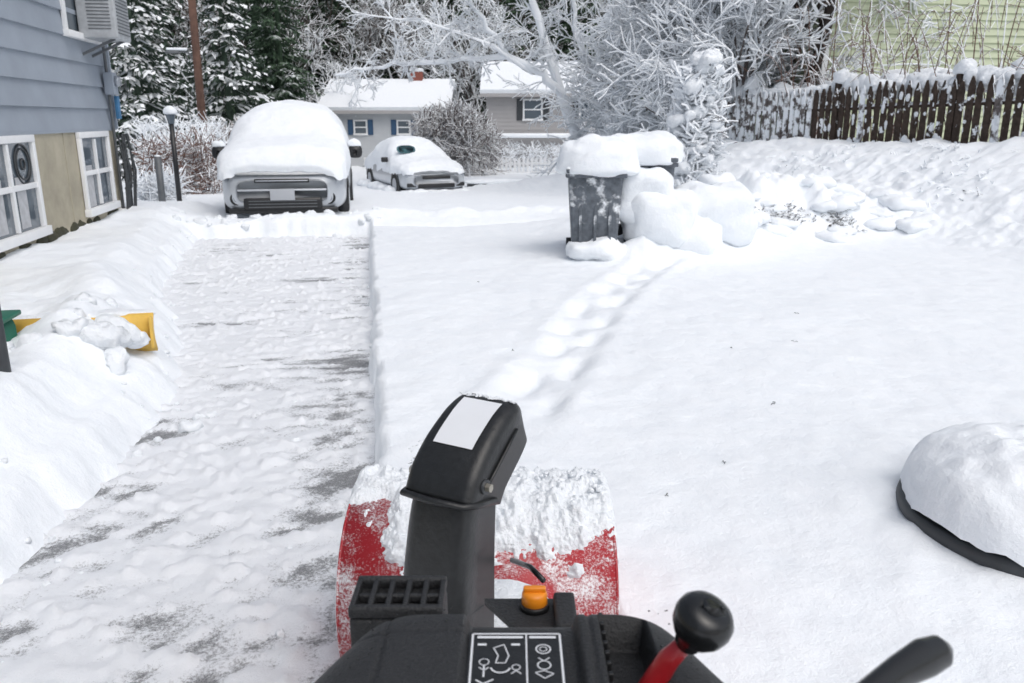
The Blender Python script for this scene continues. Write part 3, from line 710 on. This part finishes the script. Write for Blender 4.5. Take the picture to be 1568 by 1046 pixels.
def sedan():
    x, y = 1.12, 23.6
    P = empty('parked_car', (x, y, -.42), rad(14))
    loft('body', refine([(-2.2, .35, .60, .60), (-2.12, .24, .70, .80), (-1.9, .20, .76, .86), (-1.0, .20, .88, .88), (1.2, .20, .92, .88), (1.9, .22, .90, .86), (2.2, .3, .8, .75)]), M_silver, P, 36, 4.5)
    loft('cabin', refine([(-1.1, .8, .88, .76), (-.35, .8, 1.33, .70), (.7, .8, 1.38, .68), (1.5, .8, 1.0, .70)]), M_glass, P, 32, 3.6)
    for sx in (-1, 1):
        for yy in (-1.35, 1.3):
            cyl('wheel_arch', (sx*.75, yy, .32), (sx*.885, yy, .32), .37, .37, M_carblk, P, 28); wheel(P, sx*.89, yy, .31)
        box('headlamp', (sx*.62, -2.10, .60), (.34, .14, .11), M_lamp, P, .04, rot=(0, 0, sx*.25)); box('fog_lamp', (sx*.66, -2.15, .36), (.24, .06, .10), M_carblk, P, .02)
        box('mirror', (sx*.97, -.75, .95), (.18, .1, .13), M_carblk, P, .03)
    box('grille', (0, -2.2, .54), (.75, .05, .07), M_carblk, P, .02); box('lower_grille', (0, -2.17, .34), (1.0, .08, .12), M_carblk, P, .03)
    loft('snow_cover', refine([(-2.20, .64, .70, .6), (-2.16, .62, .84, .80), (-1.8, .62, .97, .90), (-1.2, .62, 1.06, .92), (-.95, .62, 1.14, .92), (-.6, .62, 1.34, .90), (-.2, .60, 1.50, .88), (.5, .60, 1.56, .88), (1.0, .6, 1.48, .88), (1.6, .6, 1.22, .88), (2.1, .6, 1.12, .85), (2.25, .7, .95, .75)], 7), M_snow, P, 70, 2.7, False, .04, 8)
    loft('windshield_gap', [(-.02, -.12, .1, .2), (.0, -.13, .12, .26)], mat('teal_glass', (.05, .13, .15), .15), P, 20, 2.6).matrix_local = Matrix.Translation((-.42, -.93, 1.22)) @ Matrix.Rotation(rad(-32), 4, 'X')
    sb = Buf()
    for i in range(14): blob(sb, (rng.uniform(-1, 1), -2.2+rng.gauss(0, .1), .12), (.25, .2, .12), 2.3, .5, 4, i, True, 16, 10)
    for i in range(14): blob(sb, (-.95+rng.gauss(0, .05), rng.uniform(-2, 2), .12), (.2, .25, .14), 2.3, .5, 4, i+20, True, 16, 10)
    sb.obj('snow_at_wheels', M_snow, P, True)
sedan()

# ------------------------------------------------------------------ bins
def bin_(name, x, y, rz, hgt=.92):
    z = h1(x, y)-.12
    P = empty(name, (x, y, z), rz)
    box('body', (0, 0, hgt/2), (.56, .60, hgt), M_bin, P, .03, taper=.78)
    box('rim', (0, 0, hgt-.01), (.62, .66, .05), M_bin, P, .012)
    box('lid', (0, -.01, hgt+.04), (.61, .68, .06), M_bin, P, .02); tubeobj('handle', [(-.24, .34, hgt-.04), (-.22, .40, hgt-.02), (.22, .40, hgt-.02), (.24, .34, hgt-.04)], .015, M_dark, P)
    for sx in (-1, 1): cyl('wheel', (sx*.22, .27, .1), (sx*.28, .27, .1), .1, .1, M_tire, P)
    for i in range(3): box('rib', (-.15+.15*i, -.275, .5), (.03, .02, .55), M_bin, P, .006, rot=(rad(-4), 0, 0))
    return P
P = bin_('trash_can', 2.30, 8.42, rad(-12)); sb = Buf(); blob(sb, (.02, 0, .97), (.40, .42, .30), 3.2, .22, 4, 4, True, 44, 26)
blob(sb, (.05, -.28, .12), (.34, .16, .14), 2.4, .6, 5, 2, False, 24, 16)
sb.obj('snow_cap', M_snow, P, True)
P = bin_('trash_can', 2.93, 8.62, rad(-16), .90); sb = Buf(); blob(sb, (-.04, 0, .93), (.42, .42, .28), 3.0, .25, 3.5, 9, True, 44, 26); blob(sb, (-.02, -.28, .58), (.30, .2, .30), 3.2, .35, 3, 6, False, 36, 24); blob(sb, (.16, -.28, .30), (.38, .26, .32), 3.0, .35, 3, 16, False, 36, 24); blob(sb, (.42, -.12, .2), (.40, .36, .34), 2.8, .35, 2.5, 26, False, 36, 24); blob(sb, (.72, .10, .34), (.46, .4, .34), 2.6, .35, 2.5, 36, False, 36, 24)
sb.obj('snow_cap', M_snow, P, True)

# ------------------------------------------------------------------ round tub with snow dome
x, y = W(1.86, 2.60)
P = empty('round_fire_pit', (x, y, -.02))
kb = Buf(); tube(kb, [(0, 0, z_) for z_ in (.05, .10, .25, .27, .29, .315, .32, .32)], [.40, .42, .445, .465, .468, .462, .45, .36], 64); kb.obj('tub_rim', M_dark, P, True)
V = []; nr_, na = 34, 110
for i in range(nr_+1):
    r_ = i/nr_
    for j in range(na):
        a = j*2*math.pi/na
        q0 = Vector((math.cos(a)*1.3, math.sin(a)*1.3, 1))
        R_ = .466*(1+.05*mnoise.noise(q0)+.02*mnoise.noise(q0*5))*r_
        z_ = .325+.235*(max(0, 1-r_**4.6))**.58
        q_ = Vector((math.cos(a)*R_*3, math.sin(a)*R_*3, z_*3))
        V.append((R_*math.cos(a), R_*math.sin(a), z_+.04*mnoise.noise(q_)+.02*mnoise.noise(q_*4)+.007*mnoise.noise(q_*14)+(-.02+.02*mnoise.noise(q_*4) if i == nr_ else 0)))
F = [(i*na+j, i*na+(j+1) % na, (i+1)*na+(j+1) % na, (i+1)*na+j) for i in range(nr_) for j in range(na)]
mkobj('snow_dome', V, F, M_snow, P, True)

# ------------------------------------------------------------------ left: shovel, green tub, post
P = empty('yellow_snow_shovel', (-1.80, 5.20, .295), rad(4))
V = []; F = []
for i, (yy, zz) in enumerate(((.05, -.1), (.0, -.02), (-.01, .06), (.01, .12), (.04, .15))):
    for xx in (-.42, .42): V.append((xx, yy, zz))
F = [(2*i, 2*i+1, 2*i+3, 2*i+2) for i in range(4)]
o = mkobj('blade', V, F, M_yellow, P, True); s_ = o.modifiers.new('s', 'SOLIDIFY'); s_.thickness = .02
for sx in (-.41, 0, .41): box('rib', (sx, -.02, .04), (.02, .03, .2), M_yellow, P, .005)
cyl('handle', (0, .05, .05), (-.1, 1.0, -.02), .016, .016, M_dark, P)
sb = Buf(); blob(sb, (.0, .10, .13), (.42, .07, .035), 3, .5, 6, 3); blob(sb, (.22, -.10, .03), (.15, .10, .14), 2.4, .6, 5, 5); blob(sb, (.34, -.07, .0), (.08, .08, .08), 2.4, .6, 7, 9); blob(sb, (-.3, -.16, -.04), (.14, .10, .10), 2.4, .6, 5, 15)
sb.obj('snow_cap', M_snow2, P, True)
P = empty('green_recycling_tub', (-2.26, 4.90, .16)); loft('tub', [(-.2, 0, .34, .15), (.2, 0, .34, .15)], M_green, P, 20, 5); box('rim', (0, 0, .35), (.36, .46, .03), M_green, P, .01)
P = empty('black_post', (-1.80, 4.12, 0)); cyl('post', (0, 0, .1), (0, 0, .90), .038, .038, M_dark, P)
P = empty('hanging_chain', (-2.55, 5.6, 0)); tubeobj('chain', [(0, 0, .5), (-.03, 0, .9), (-.05, 0, 1.3)], .012, M_grey, P)

P = empty('lamp_post', (-3.75, 17.1, 0)); cyl('post', (0, 0, -.2), (0, 0, 1.5), .05, .045, M_carblk, P); cyl('lantern', (0, 0, 1.5), (0, 0, 1.68), .06, .1, M_glass, P, 6, False)
sb = Buf(); blob(sb, (0, 0, 1.70), (.13, .13, .12), 2.2, .2, 5, 1); sb.obj('snow_cap', M_snow, P, True)
P = empty('bollard_post', (-3.45, 14.5, 0)); cyl('post', (0, 0, -.1), (0, 0, 1.0), .055, .055, M_grey, P); sb = Buf(); blob(sb, (0, 0, 1.0), (.05, .05, .03), 2.2, .1, 5, 1); sb.obj('snow_cap', M_snow, P, True)
x, y = W(-9.65, 26.3)
P = empty('utility_pole', (x, y, 0)); cyl('pole', (0, 0, -1), (.1, 0, 11), .13, .10, M_pole, P); tubeobj('lamp_arm', [(0, 0, 3.4), (-.3, -.1, 3.55), (-.75, -.1, 3.55)], .03, M_grey, P); box('lamp_head', (-.65, -.1, 3.52), (.42, .14, .07), M_grey, P, .03); box('arm_snow', (-.5, -.1, 3.61), (.6, .13, .08), M_snow, P, .03)

# ------------------------------------------------------------------ trees
def grow(buf, p, d, L, r, lvl, rg, P, buf2=None):
    n_ = 3 if lvl >= 3 else (4 if lvl == 2 else 7)
    pts = [np.array(p, float)]; d = np.array(d, float); d /= np.linalg.norm(d); ds = [d]
    for i in range(n_):
        d = d+np.array([rg.gauss(0, P['w']), rg.gauss(0, P['w']), rg.gauss(0, P['w']*.7)+P['up'][min(lvl, 3)]])
        d /= np.linalg.norm(d); pts.append(pts[-1]+d*L/n_); ds.append(d)
    rr = np.linspace(r, max(r*P['tp'], P['rmin']), n_+1)
    tube(buf2 if (buf2 is not None and lvl >= 2) else buf, pts, rr, 8 if r > .06 else (5 if r > .025 else 3))
    if lvl >= P['max']: return
    nc = P['nc'][lvl]
    for i in range(nc):
        t_ = rg.uniform(P['t0'][min(lvl, 1)], 1); k_ = t_*n_; a = int(min(k_, n_-1)); f = k_-a
        q_ = pts[a]*(1-f)+pts[a+1]*f; dd = ds[a]
        rv = np.array([rg.gauss(0, 1) for _ in range(3)]); rv -= rv.dot(dd)*dd; rv /= np.linalg.norm(rv)
        an = rg.uniform(*P['ang']); nd = dd*math.cos(an)+rv*math.sin(an)
        grow(buf, q_, nd, L*rg.uniform(*P['lr'])*(1.15-.5*t_), max(rr[a]*P['rr'], P['rmin']), lvl+1, rg, P, buf2)
PB = dict(w=.10, up=(.03, .04, .0, -.02), tp=.45, rmin=.010, nc=(9, 6, 5, 4), max=4, t0=(.25, .15), ang=(.5, 1.1), lr=(.5, .75), rr=.55)
def bare(name, loc, Hh, r, seed, m, lean=(0, 0), m2=None, **kw):
    rg = random.Random(seed); b = Buf(); b2 = Buf() if m2 else None; P = dict(PB); P.update(kw)
    grow(b, (0, 0, -.3), (lean[0], lean[1], 1), Hh, r, 0, rg, P, b2)
    z = h1(loc[0], loc[1])
    o = b.obj(name, m, None, True, (loc[0], loc[1], z-.1))
    if m2: b2.obj('snowy_twigs', m2, o, True)
    return o
def conifer_mesh(nm, Hh, R, seed, m, dens=1.0, z0=.5):
    rg = random.Random(seed); b = Buf()
    tube(b, [(0, 0, -.5), (0, 0, Hh*.5), (0, 0, Hh)], [.02*Hh*.7, .014*Hh*.7, .01], 7)
    z = z0
    while z < Hh-.2:
        Rz = R*(1-z/Hh)**.75
        for i in range(int(7*dens)):
            a = rg.uniform(0, 6.283); L_ = Rz*rg.uniform(.65, 1.1); el = rg.uniform(-.05, .3); dr = rg.uniform(.25, .6)
            ca, sa = math.cos(a), math.sin(a)
            ns = max(4, int(L_/.28))
            for s_ in range(1, ns+1):
                f = s_/ns; rr_ = L_*f; zz = z+rr_*el-dr*L_*f*f*.6
                for sd in (-1, 1):
                    tl = (.28*L_*(1-f)+.22)*rg.uniform(.7, 1.3); a2 = a+sd*rg.uniform(.5, 1.1); w_ = .07+.03*tl
                    p0 = np.array([ca*rr_, sa*rr_, zz]); dr2 = np.array([math.cos(a2), math.sin(a2), -rg.uniform(.15, .7)])
                    p1 = p0+dr2*tl; pm = p0+dr2*tl*.45; sv = np.array([-math.sin(a2), math.cos(a2), rg.uniform(-.7, .7)])*w_
                    b.add([p0, pm+sv, p1, pm-sv], [(0, 1, 2, 3)])
                    if rg.random() < .45:
                        hg = np.array([rg.gauss(0, .05), rg.gauss(0, .05), -rg.uniform(.15, .4)])
                        b.add([p0, pm, pm+hg], [(0, 1, 2)])
        z += rg.uniform(.22, .36)/dens**.3
    return b.mesh(nm, m)
cm = [conifer_mesh('conifer_a', 15, 3.0, 1, M_needle), conifer_mesh('conifer_b', 13, 2.6, 2, M_needle), conifer_mesh('conifer_c', 16, 3.4, 3, M_needle, .9, 1.2)]
cs = [conifer_mesh('conifer_d', 11, 2.6, 4, M_needle_s, 1.1, .2)]
def inst(name, me, x, y, s=1, rz=0, parent=None, z=None):
    o = bpy.data.objects.new(name, me); scene.collection.objects.link(o)
    o.location = (x, y, (h1(x, y) if z is None else z)-.2); o.scale = (s, s, s); o.rotation_euler = (0, 0, rz)
    if parent: o.parent = parent
    return o
FR = empty('distant_forest')
rg = random.Random(11)
bt = []
for sd in (1, 2, 3):
    b = Buf(); P_ = dict(PB); P_.update(nc=(14, 7, 5, 0), rmin=.020, max=3, w=.07, lr=(.38, .6), t0=(.12, .15)); grow(b, (0, 0, -.3), (0, 0, 1), 11, .15, 0, random.Random(sd), P_); bt.append(b.mesh('forest_bare_tree', M_bark))
for row, (y0_, n_, sp) in enumerate(((58, 20, 4.2), (63, 22, 4.0), (70, 24, 4.2), (80, 26, 4.6))):
    for i in range(n_):
        xx = -32+i*sp+rg.gauss(0, 1); yy = y0_+rg.gauss(0, 1.5)
        inst('conifer', rg.choice(cm), xx, yy, rg.uniform(.8, 1.25), rg.uniform(0, 6), FR)
        if rg.random() < .4: inst('bare_tree', rg.choice(bt), xx+rg.gauss(0, 2), yy-2.5, rg.uniform(.8, 1.3), rg.uniform(0, 6), FR)
for i in range(22):
    xx = rg.uniform(-28, 44); inst('bare_tree', rg.choice(bt), xx, rg.uniform(52, 56) , rg.uniform(.5, .9), rg.uniform(0, 6), FR)
for (X, Y, s_) in ((-13.6, 31, .95), (-12.0, 36, 1.0), (-16, 38, 1.2), (-19, 34, 1.2)):
    x, y = W(X, Y); inst('snowy_spruce', cs[0], x, y, s_, rg.uniform(0, 6))
for (X, Y, s_) in ((-13, 44, 1.0), (-11.3, 42, .8), (-7.5, 57, 1.1), (-3.0, 56, 1.1), (0.5, 55, 1.2), (4, 54, 1.1), (8, 53, 1.1), (-11, 55, 1.1), (-15, 52, 1.2)):
    x, y = W(X, Y); inst('pine_tree', rg.choice(cm), x, y, s_, rg.uniform(0, 6))
for (X, Y, hh, sd) in ((-11.0, 49, 6.5, 71), (-3.4, 54, 8, 72), (-7.0, 55, 7.5, 73)):
    bare('snowy_tree', W(X, Y), hh, .12, sd, M_limb, (rg.gauss(0, .12), 0), M_bark_heavy, nc=(10, 6, 5, 2), rmin=.025, w=.14, t0=(.2, .15), lr=(.45, .7))
# leaning snow-covered tree across the street
rg2 = random.Random(5); b = Buf(); cx = lambda X: X*.986+4.3
PL = dict(PB); PL.update(rmin=.015, nc=(0, 6, 5, 4), w=.14, max=4, up=(0, .03, .02, -.03), lr=(.4, .7))
def guided(pts, r0, r1, nch, Lc, upb=.3):
    pts = np.array(pts, float); t_ = np.linspace(0, len(pts)-1, (len(pts)-1)*4+1)
    q_ = np.stack([np.interp(t_, np.arange(len(pts)), pts[:, c]) for c in range(3)], 1)
    q_[1:-1] = (q_[:-2]+2*q_[1:-1]+q_[2:])/4
    q_[1:-1] += np.array([[rg2.gauss(0, .04) for _ in range(3)] for _ in range(len(q_)-2)])
    tube(b, q_, np.linspace(r0, r1, len(q_)), 8)
    for i in range(nch):
        k_ = rg2.randrange(len(q_)//5, len(q_)); dd = np.array([rg2.gauss(0, .8), rg2.gauss(0, .6), rg2.gauss(upb, .6)])
        grow(b, q_[k_], dd, Lc*rg2.uniform(.5, 1.1), .03, 2, rg2, PL)
guided([(cx(2.4), 25.0, -.6), (cx(1.75), 25.1, 1.6), (cx(1.0), 25.4, 3.9), (cx(.3), 25.6, 5.8), (cx(-.8), 25.8, 8)], .19, .07, 30, 1.7)
guided([(cx(1.6), 25.2, 2.1), (cx(.9), 25.1, 2.9), (cx(-.1), 25.2, 3.30), (cx(-1.0), 25.4, 3.30), (cx(-2.9), 25.8, 3.20), (cx(-4.2), 26.1, 3.0), (cx(-5.3), 26.3, 2.85)], .14, .04, 34, .9, .15)
guided([(cx(-.1), 25.2, 3.3), (cx(-.8), 25.0, 4.1), (cx(-1.6), 24.8, 5.4), (cx(-2.2), 24.6, 6.8)], .09, .03, 22, 1.3)
guided([(cx(.6), 25.2, 2.9), (cx(-.6), 24.9, 3.6), (cx(-2.2), 24.7, 4.1), (cx(-3.6), 24.6, 4.3)], .07, .025, 18, 1.1, .1)
guided([(cx(3.2), 25.3, -.6), (cx(2.7), 25.5, 2.0), (cx(2.1), 25.7, 4.2), (cx(1.6), 26, 6.5)], .13, .05, 28, 1.7)
b.obj('leaning_snowy_tree', M_bark_heavy, None, True)
M_orn = snowy('ornamental_bark', (.10, .07, .06), thr=-.15, amp=.6, scale=2.5)
bare('ornamental_tree', W(-2.2, 33), 1.7, .09, 7, M_orn, nc=(14, 9, 7, 4), t0=(.35, .2), ang=(.5, 1.3), lr=(.75, 1.0), rmin=.014, w=.16)
bare('ornamental_tree', W(-2.6, 36), 1.6, .09, 17, M_orn, nc=(12, 8, 6, 3), t0=(.35, .2), ang=(.5, 1.3), lr=(.75, 1.0), rmin=.014, w=.16)
for i, (X, Y, hh, sd) in enumerate(((3.9, 24, 4.6, 21), (4.5, 20.6, 4.1, 22), (6.0, 30, 6, 23), (5.4, 27, 6.5, 24), (4.6, 23.5, 6.0, 26))):
    bare('snowy_tree', W(X, Y), hh, .09, sd, M_limb, (rg.gauss(0, .12), rg.gauss(0, .1)), M_bark_heavy, nc=(13, 7, 5, 4), rmin=.021, w=.14, t0=(.15, .15), lr=(.45, .7))
for (X, Y, hh, r_, sd, ln) in ((4.95, 19.6, 5.2, .12, 31, (-.10, 0)), (5.75, 18.2, 5.0, .13, 32, (.05, 0)), (6.1, 18.0, 5.2, .15, 33, (.22, 0))):
    bare('maple_tree', W(X, Y), hh, r_, sd, M_bark_trunk, ln, M_bark_heavy, nc=(7, 6, 5, 3), rmin=.014, t0=(.35, .15), w=.12)
for (X, Y, hh, sd) in ((5.5, 19.2, 4.4, 41), (4.6, 18.0, 3.9, 43), (3.9, 18.6, 3.2, 44)):
    bare('snowy_tree', W(X, Y), hh, .06, sd, M_limb, (rg.gauss(0, .15), 0), M_bark_heavy, nc=(12, 7, 6, 4), rmin=.018, w=.16, t0=(.15, .1))
b = Buf(); rg3 = random.Random(8)
for i in range(120):
    yy = rg3.uniform(9.5, 16.2); xx = fence_x(yy)+rg3.uniform(.4, 1.6); z = h1(xx, yy); a = rg3.uniform(0, 6.28); l_ = rg3.uniform(.5, 1.5); hh = rg3.uniform(1.0, 2.6)
    pts = [(xx+math.cos(a)*l_*t_, yy+math.sin(a)*l_*t_, z+hh*math.sin(min(t_*2.2, 2.6))) for t_ in np.linspace(0, 1, 9)]
    tube(b, pts, np.linspace(.010, .005, 9), 4)
    for k_ in range(6):
        p_ = np.array(pts[rg3.randrange(3, 9)]); tube(b, [p_, p_+np.array([rg3.gauss(0, .12), rg3.gauss(0, .12), rg3.gauss(.03, .1)])], .005, 3)
b.obj('bramble_canes', M_twig)

# ------------------------------------------------------------------ brown picket fence with snow
P = empty('wooden_picket_fence')
y_ = 4.0; i = 0; bA = Buf(); bW = Buf(); sb = Buf()
dirf = np.array([-.2375, 1.0]); dirf /= np.linalg.norm(dirf); nf = np.array([-dirf[1], dirf[0]])
pw = .115
fz = lambda t: 1.0-.02*(t-10)
while y_ < 18.2:
    x_ = fence_x(y_); c = np.array([x_, y_]); zb = fz(y_); w = pw/2*rng.uniform(.85, 1.05); hh = 1.20+rng.gauss(0, .025); th_ = .011
    tl = rng.gauss(0, .014)
    prf = [(-w, -.3), (w, -.3), (w+tl, hh-.14), (w*.2+tl, hh), (-w*.2+tl, hh), (-w+tl, hh-.14)]
    V = [(*(c+dirf*a+nf*s_*th_), zb+b_) for s_ in (1, -1) for a, b_ in prf]
    F = [tuple(range(6)), tuple(range(11, 5, -1))]+[(k, k+6, (k+1) % 6+6, (k+1) % 6) for k in range(6)]
    (bW if (y_ > 14.2 or rng.random() < .05) else bA).add(V, F)
    if rng.random() < .22:
        s_ = rng.uniform(.03, .05); q_ = c+dirf*rng.gauss(0, .01); blob(sb, (q_[0], q_[1], zb+hh-.02), (s_, s_, s_*rng.uniform(.6, 1.5)), 2.2, .3, 9, i, True, 10, 7)
    y_ += (pw+.04)*dirf[1]; i += 1
bA.obj('pickets', M_fence, P); bW.obj('pickets_snow_and_haze', M_fence_w, P)  # far pickets: stuck snow and drifting haze, both put into the colour
rb = Buf()
for zz in (.25, .85):
    pts = [(fence_x(t_)-nf[0]*.04, t_-nf[1]*.04, fz(t_)+zz) for t_ in np.linspace(4, 18.2, 12)]
    tube(rb, pts, .045, 4)
rb.obj('rails', M_fence, P)
for t_ in np.arange(4.3, 18, 2.35):
    q_ = np.array([fence_x(t_), t_])-nf*.09; box('post', (q_[0], q_[1], 1.55), (.1, .1, 1.46), M_fence, P, .006)
    blob(sb, (q_[0]-nf[0]*.05, q_[1]-nf[1]*.05, fz(t_)+1.30), (.14, .15, .12+rng.uniform(0, .16)), 2.2, .4, 5, t_, True, 20, 14)
for t_ in np.arange(4, 18.2, .09):
    k_ = float(vn(np.array([t_*1.9]), np.array([0.]), 3)[0]); q_ = np.array([fence_x(t_), t_])-nf*(.21+rng.gauss(0, .03)); r_ = .10+.13*k_
    blob(sb, (q_[0], q_[1], fz(t_)+1.13+rng.gauss(0, .015)), (.14, .15, r_), 2.3, .5, 7, t_, True, 14, 10)
for t_ in np.arange(9, 18.2, .16):
    q_ = np.array([fence_x(t_), t_])-nf*rng.uniform(.4, 1.0); r_ = rng.uniform(.1, .3)
    blob(sb, (q_[0], q_[1], fz(t_)+1.0+rng.uniform(0, .35)), (rng.uniform(.12, .3), rng.uniform(.12, .3), r_*.6), 2.2, .6, 5, t_, False, 16, 11)
sb.obj('snow_cap', M_snow2, P, True)
sb = Buf()
for k_ in range(560):
    t_ = rng.uniform(5, 18); low = rng.random() < .72
    if not low and rng.random() > (t_-6)/12+.25: continue
    q_ = np.array([fence_x(t_), t_])+nf*.015; zb = fz(t_)
    zz = zb+(abs(rng.gauss(.03, .14)) if low else rng.uniform(.2, 1.05)); s_ = rng.uniform(.025, .075)*(1.2 if low else .6)
    blob(sb, (q_[0], q_[1], zz), (s_*.5, s_, s_*rng.uniform(.7, 2.2)), 2.2, .7, 12, k_, False, 10, 7)
sb.obj('clinging_snow', M_snow2, P, True)

# vegetation
def hedge(name, c, s, n, ln, m, seed, up=.5, r=.009):
    rg = random.Random(seed); b = Buf()
    for i in range(n):
        p_ = np.array([c[0]+rg.uniform(-1, 1)*s[0], c[1]+rg.uniform(-1, 1)*s[1], c[2]+rg.uniform(0, 1)*s[2]])
        d_ = np.array([rg.gauss(0, 1), rg.gauss(0, 1), rg.gauss(up, .7)]); d_ /= np.linalg.norm(d_)
        q_ = p_+d_*ln*rg.uniform(.5, 1.3); mid = (p_+q_)/2+np.array([rg.gauss(0, .02)]*3)
        tube(b, [p_, mid, q_], [r, r*.9, r*.7], 3)
    return b.obj(name, m)
M_hedge = snowy('hedge_twigs', (.20, .195, .19), thr=-.45, amp=.9, scale=7)
for (px_, py_, w_, n_, sd) in ((4.80, 8.98, .34, 300, 1), (5.45, 8.85, .26, 200, 2)):
    rgh = random.Random(sd); b = Buf()
    for q in range(n_):
        xx = px_+rgh.gauss(0, .5)*w_; yy = py_+rgh.uniform(-.02, .28); z = h1(xx, yy)
        d_ = np.array([rgh.gauss(0, .03), rgh.gauss(-.03, .03), rgh.uniform(-.01, .05)]); p_ = np.array([xx, yy, z-.02]); tube(b, [p_, p_+d_*.6, p_+d_*1.2+np.array([0, 0, -.015])], [.010, .009, .006], 3)
    b.obj('buried_shrub', M_hedge)
sb = Buf()
for k_ in range(90):
    xx = rng.uniform(3.3, 6.6); yy = rng.uniform(8.7, 11.5); r_ = rng.uniform(.06, .18)
    blob(sb, (xx, yy, h1(xx, yy)-.02), (r_*1.4, r_*1.2, r_*.5), 2.2, .7, 2.0/r_*.5, k_, False, 18, 12)
sb.obj('snow_mound', M_snow, None, True)
x, y = W(2.55, 11.6); z = h1(x, y)
hedge('upright_snowy_shrub', (x, y, z), (.26, .22, 1.6), 1300, .22, M_bark_heavy, 9, r=.018)
s2 = Buf()
for k_ in range(190):
    f = rng.random(); sp = .30*(1-f*.5); r_ = rng.uniform(.04, .11)
    blob(s2, (x+rng.gauss(0, sp*.6), y+rng.gauss(0, sp*.6), z+f*1.8), (r_*1.2, r_, r_*.8), 2.2, .9, 7, k_, False, 12, 8)
s2.obj('shrub_snow', M_snow2, None, True)
b = Buf(); rg4 = random.Random(3)
for k_ in range(260):
    yy = rg4.uniform(5.5, 13.5); ss = rg4.uniform(-2.6, -.5); xx = fence_x(yy)+ss
    if vn(np.array([xx*1.3]), np.array([yy*1.3]), 77)[0] < .5: continue
    z = h1(xx, yy)
    for q in range(3):
        d_ = np.array([rg4.gauss(-.04, .06), rg4.gauss(-.03, .06), rg4.uniform(.02, .09)]); p_ = np.array([xx+rg4.gauss(0, .04), yy+rg4.gauss(0, .04), z-.03]); tube(b, [p_, p_+d_*.6, p_+d_+np.array([0, 0, -.02])], [.012, .010, .006], 3)
b.obj('bank_brush', M_bark_heavy)
for (X, Y, sx, sz, n_, sd, mm) in ((-8.3, 21, .9, 1.4, 1300, 51, M_twig), (-7.4, 17.3, .4, .55, 500, 52, M_bark_heavy), (-9.4, 24, 1.2, 1.9, 1300, 53, M_bark_heavy), (-8.9, 30, 2.2, 1.9, 1600, 54, M_twig), (-3.0, 36, 1.8, .9, 800, 55, M_orn), (1.0, 37, 1.6, 1.2, 800, 56, M_bark_heavy), (4.6, 33, 2.0, 2.2, 1600, 57, M_bark_heavy), (3.2, 22, .8, 1.4, 900, 58, M_bark_heavy)):
    x, y = W(X, Y); hedge('snowy_bush', (x, y, h1(x, y)-.1), (sx, sx*.6, sz), n_, .4, mm, sd, r=.012)
P = empty('white_picket_fence', (*W(.6, 35), 0), YAW)
for i in range(24): box('picket', (-2.1+i*.18, 0, -.45), (.09, .03, .85), M_white, P)
for zz in (-.25, -.62): box('rail', (0, .04, zz), (4.4, .04, .08), M_white, P)
P = empty('low_stone_wall', (*W(-.2, 24), 0), YAW+.08); box('wall', (0, 0, -.32), (2.2, .25, .2), M_dark, P, .03); s2 = Buf(); blob(s2, (0, 0, -.20), (1.2, .2, .12), 3, .3, 2, 5); s2.obj('snow_cap', M_snow, P, True)

# ------------------------------------------------------------------ world, light, camera
w = bpy.data.worlds.new('World'); scene.world = w; w.use_nodes = True; nt = w.node_tree
bg = nt.nodes['Background']; sky = nt.nodes.new('ShaderNodeTexSky'); sky.sky_type = 'NISHITA'; sky.sun_disc = False
sky.sun_elevation = rad(58); sky.sun_rotation = rad(150); sky.air_density = 1.0; sky.dust_density = 4.0; sky.ozone_density = 1.0
hs = nt.nodes.new('ShaderNodeHueSaturation'); hs.inputs['Saturation'].default_value = .50
nt.links.new(sky.outputs[0], hs.inputs['Color']); nt.links.new(hs.outputs[0], bg.inputs['Color']); bg.inputs['Strength'].default_value = .15
sun = bpy.data.objects.new('sun', bpy.data.lights.new('sun', 'SUN')); scene.collection.objects.link(sun)
sun.data.energy = 0.85; sun.data.angle = rad(60); sun.data.color = (1, .99, .975)
az = rad(150); el = rad(58); dv = Vector((math.sin(az)*math.cos(el), math.cos(az)*math.cos(el), math.sin(el)))
sun.rotation_euler = dv.to_track_quat('Z', 'Y').to_euler()
cd = bpy.data.cameras.new('camera'); cam = bpy.data.objects.new('camera', cd); scene.collection.objects.link(cam); scene.camera = cam
cam.location = (0, 0, 1.62); cam.rotation_euler = (rad(90-15.35), 0, YAW); cd.sensor_width = 36; cd.lens = 28.7; cd.clip_start = .02; cd.clip_end = 1500
cd.dof.use_dof = True; cd.dof.focus_distance = 2.6; cd.dof.aperture_fstop = 7.1
scene.view_settings.view_transform = 'Standard'; scene.view_settings.look = 'None'; scene.view_settings.exposure = 0
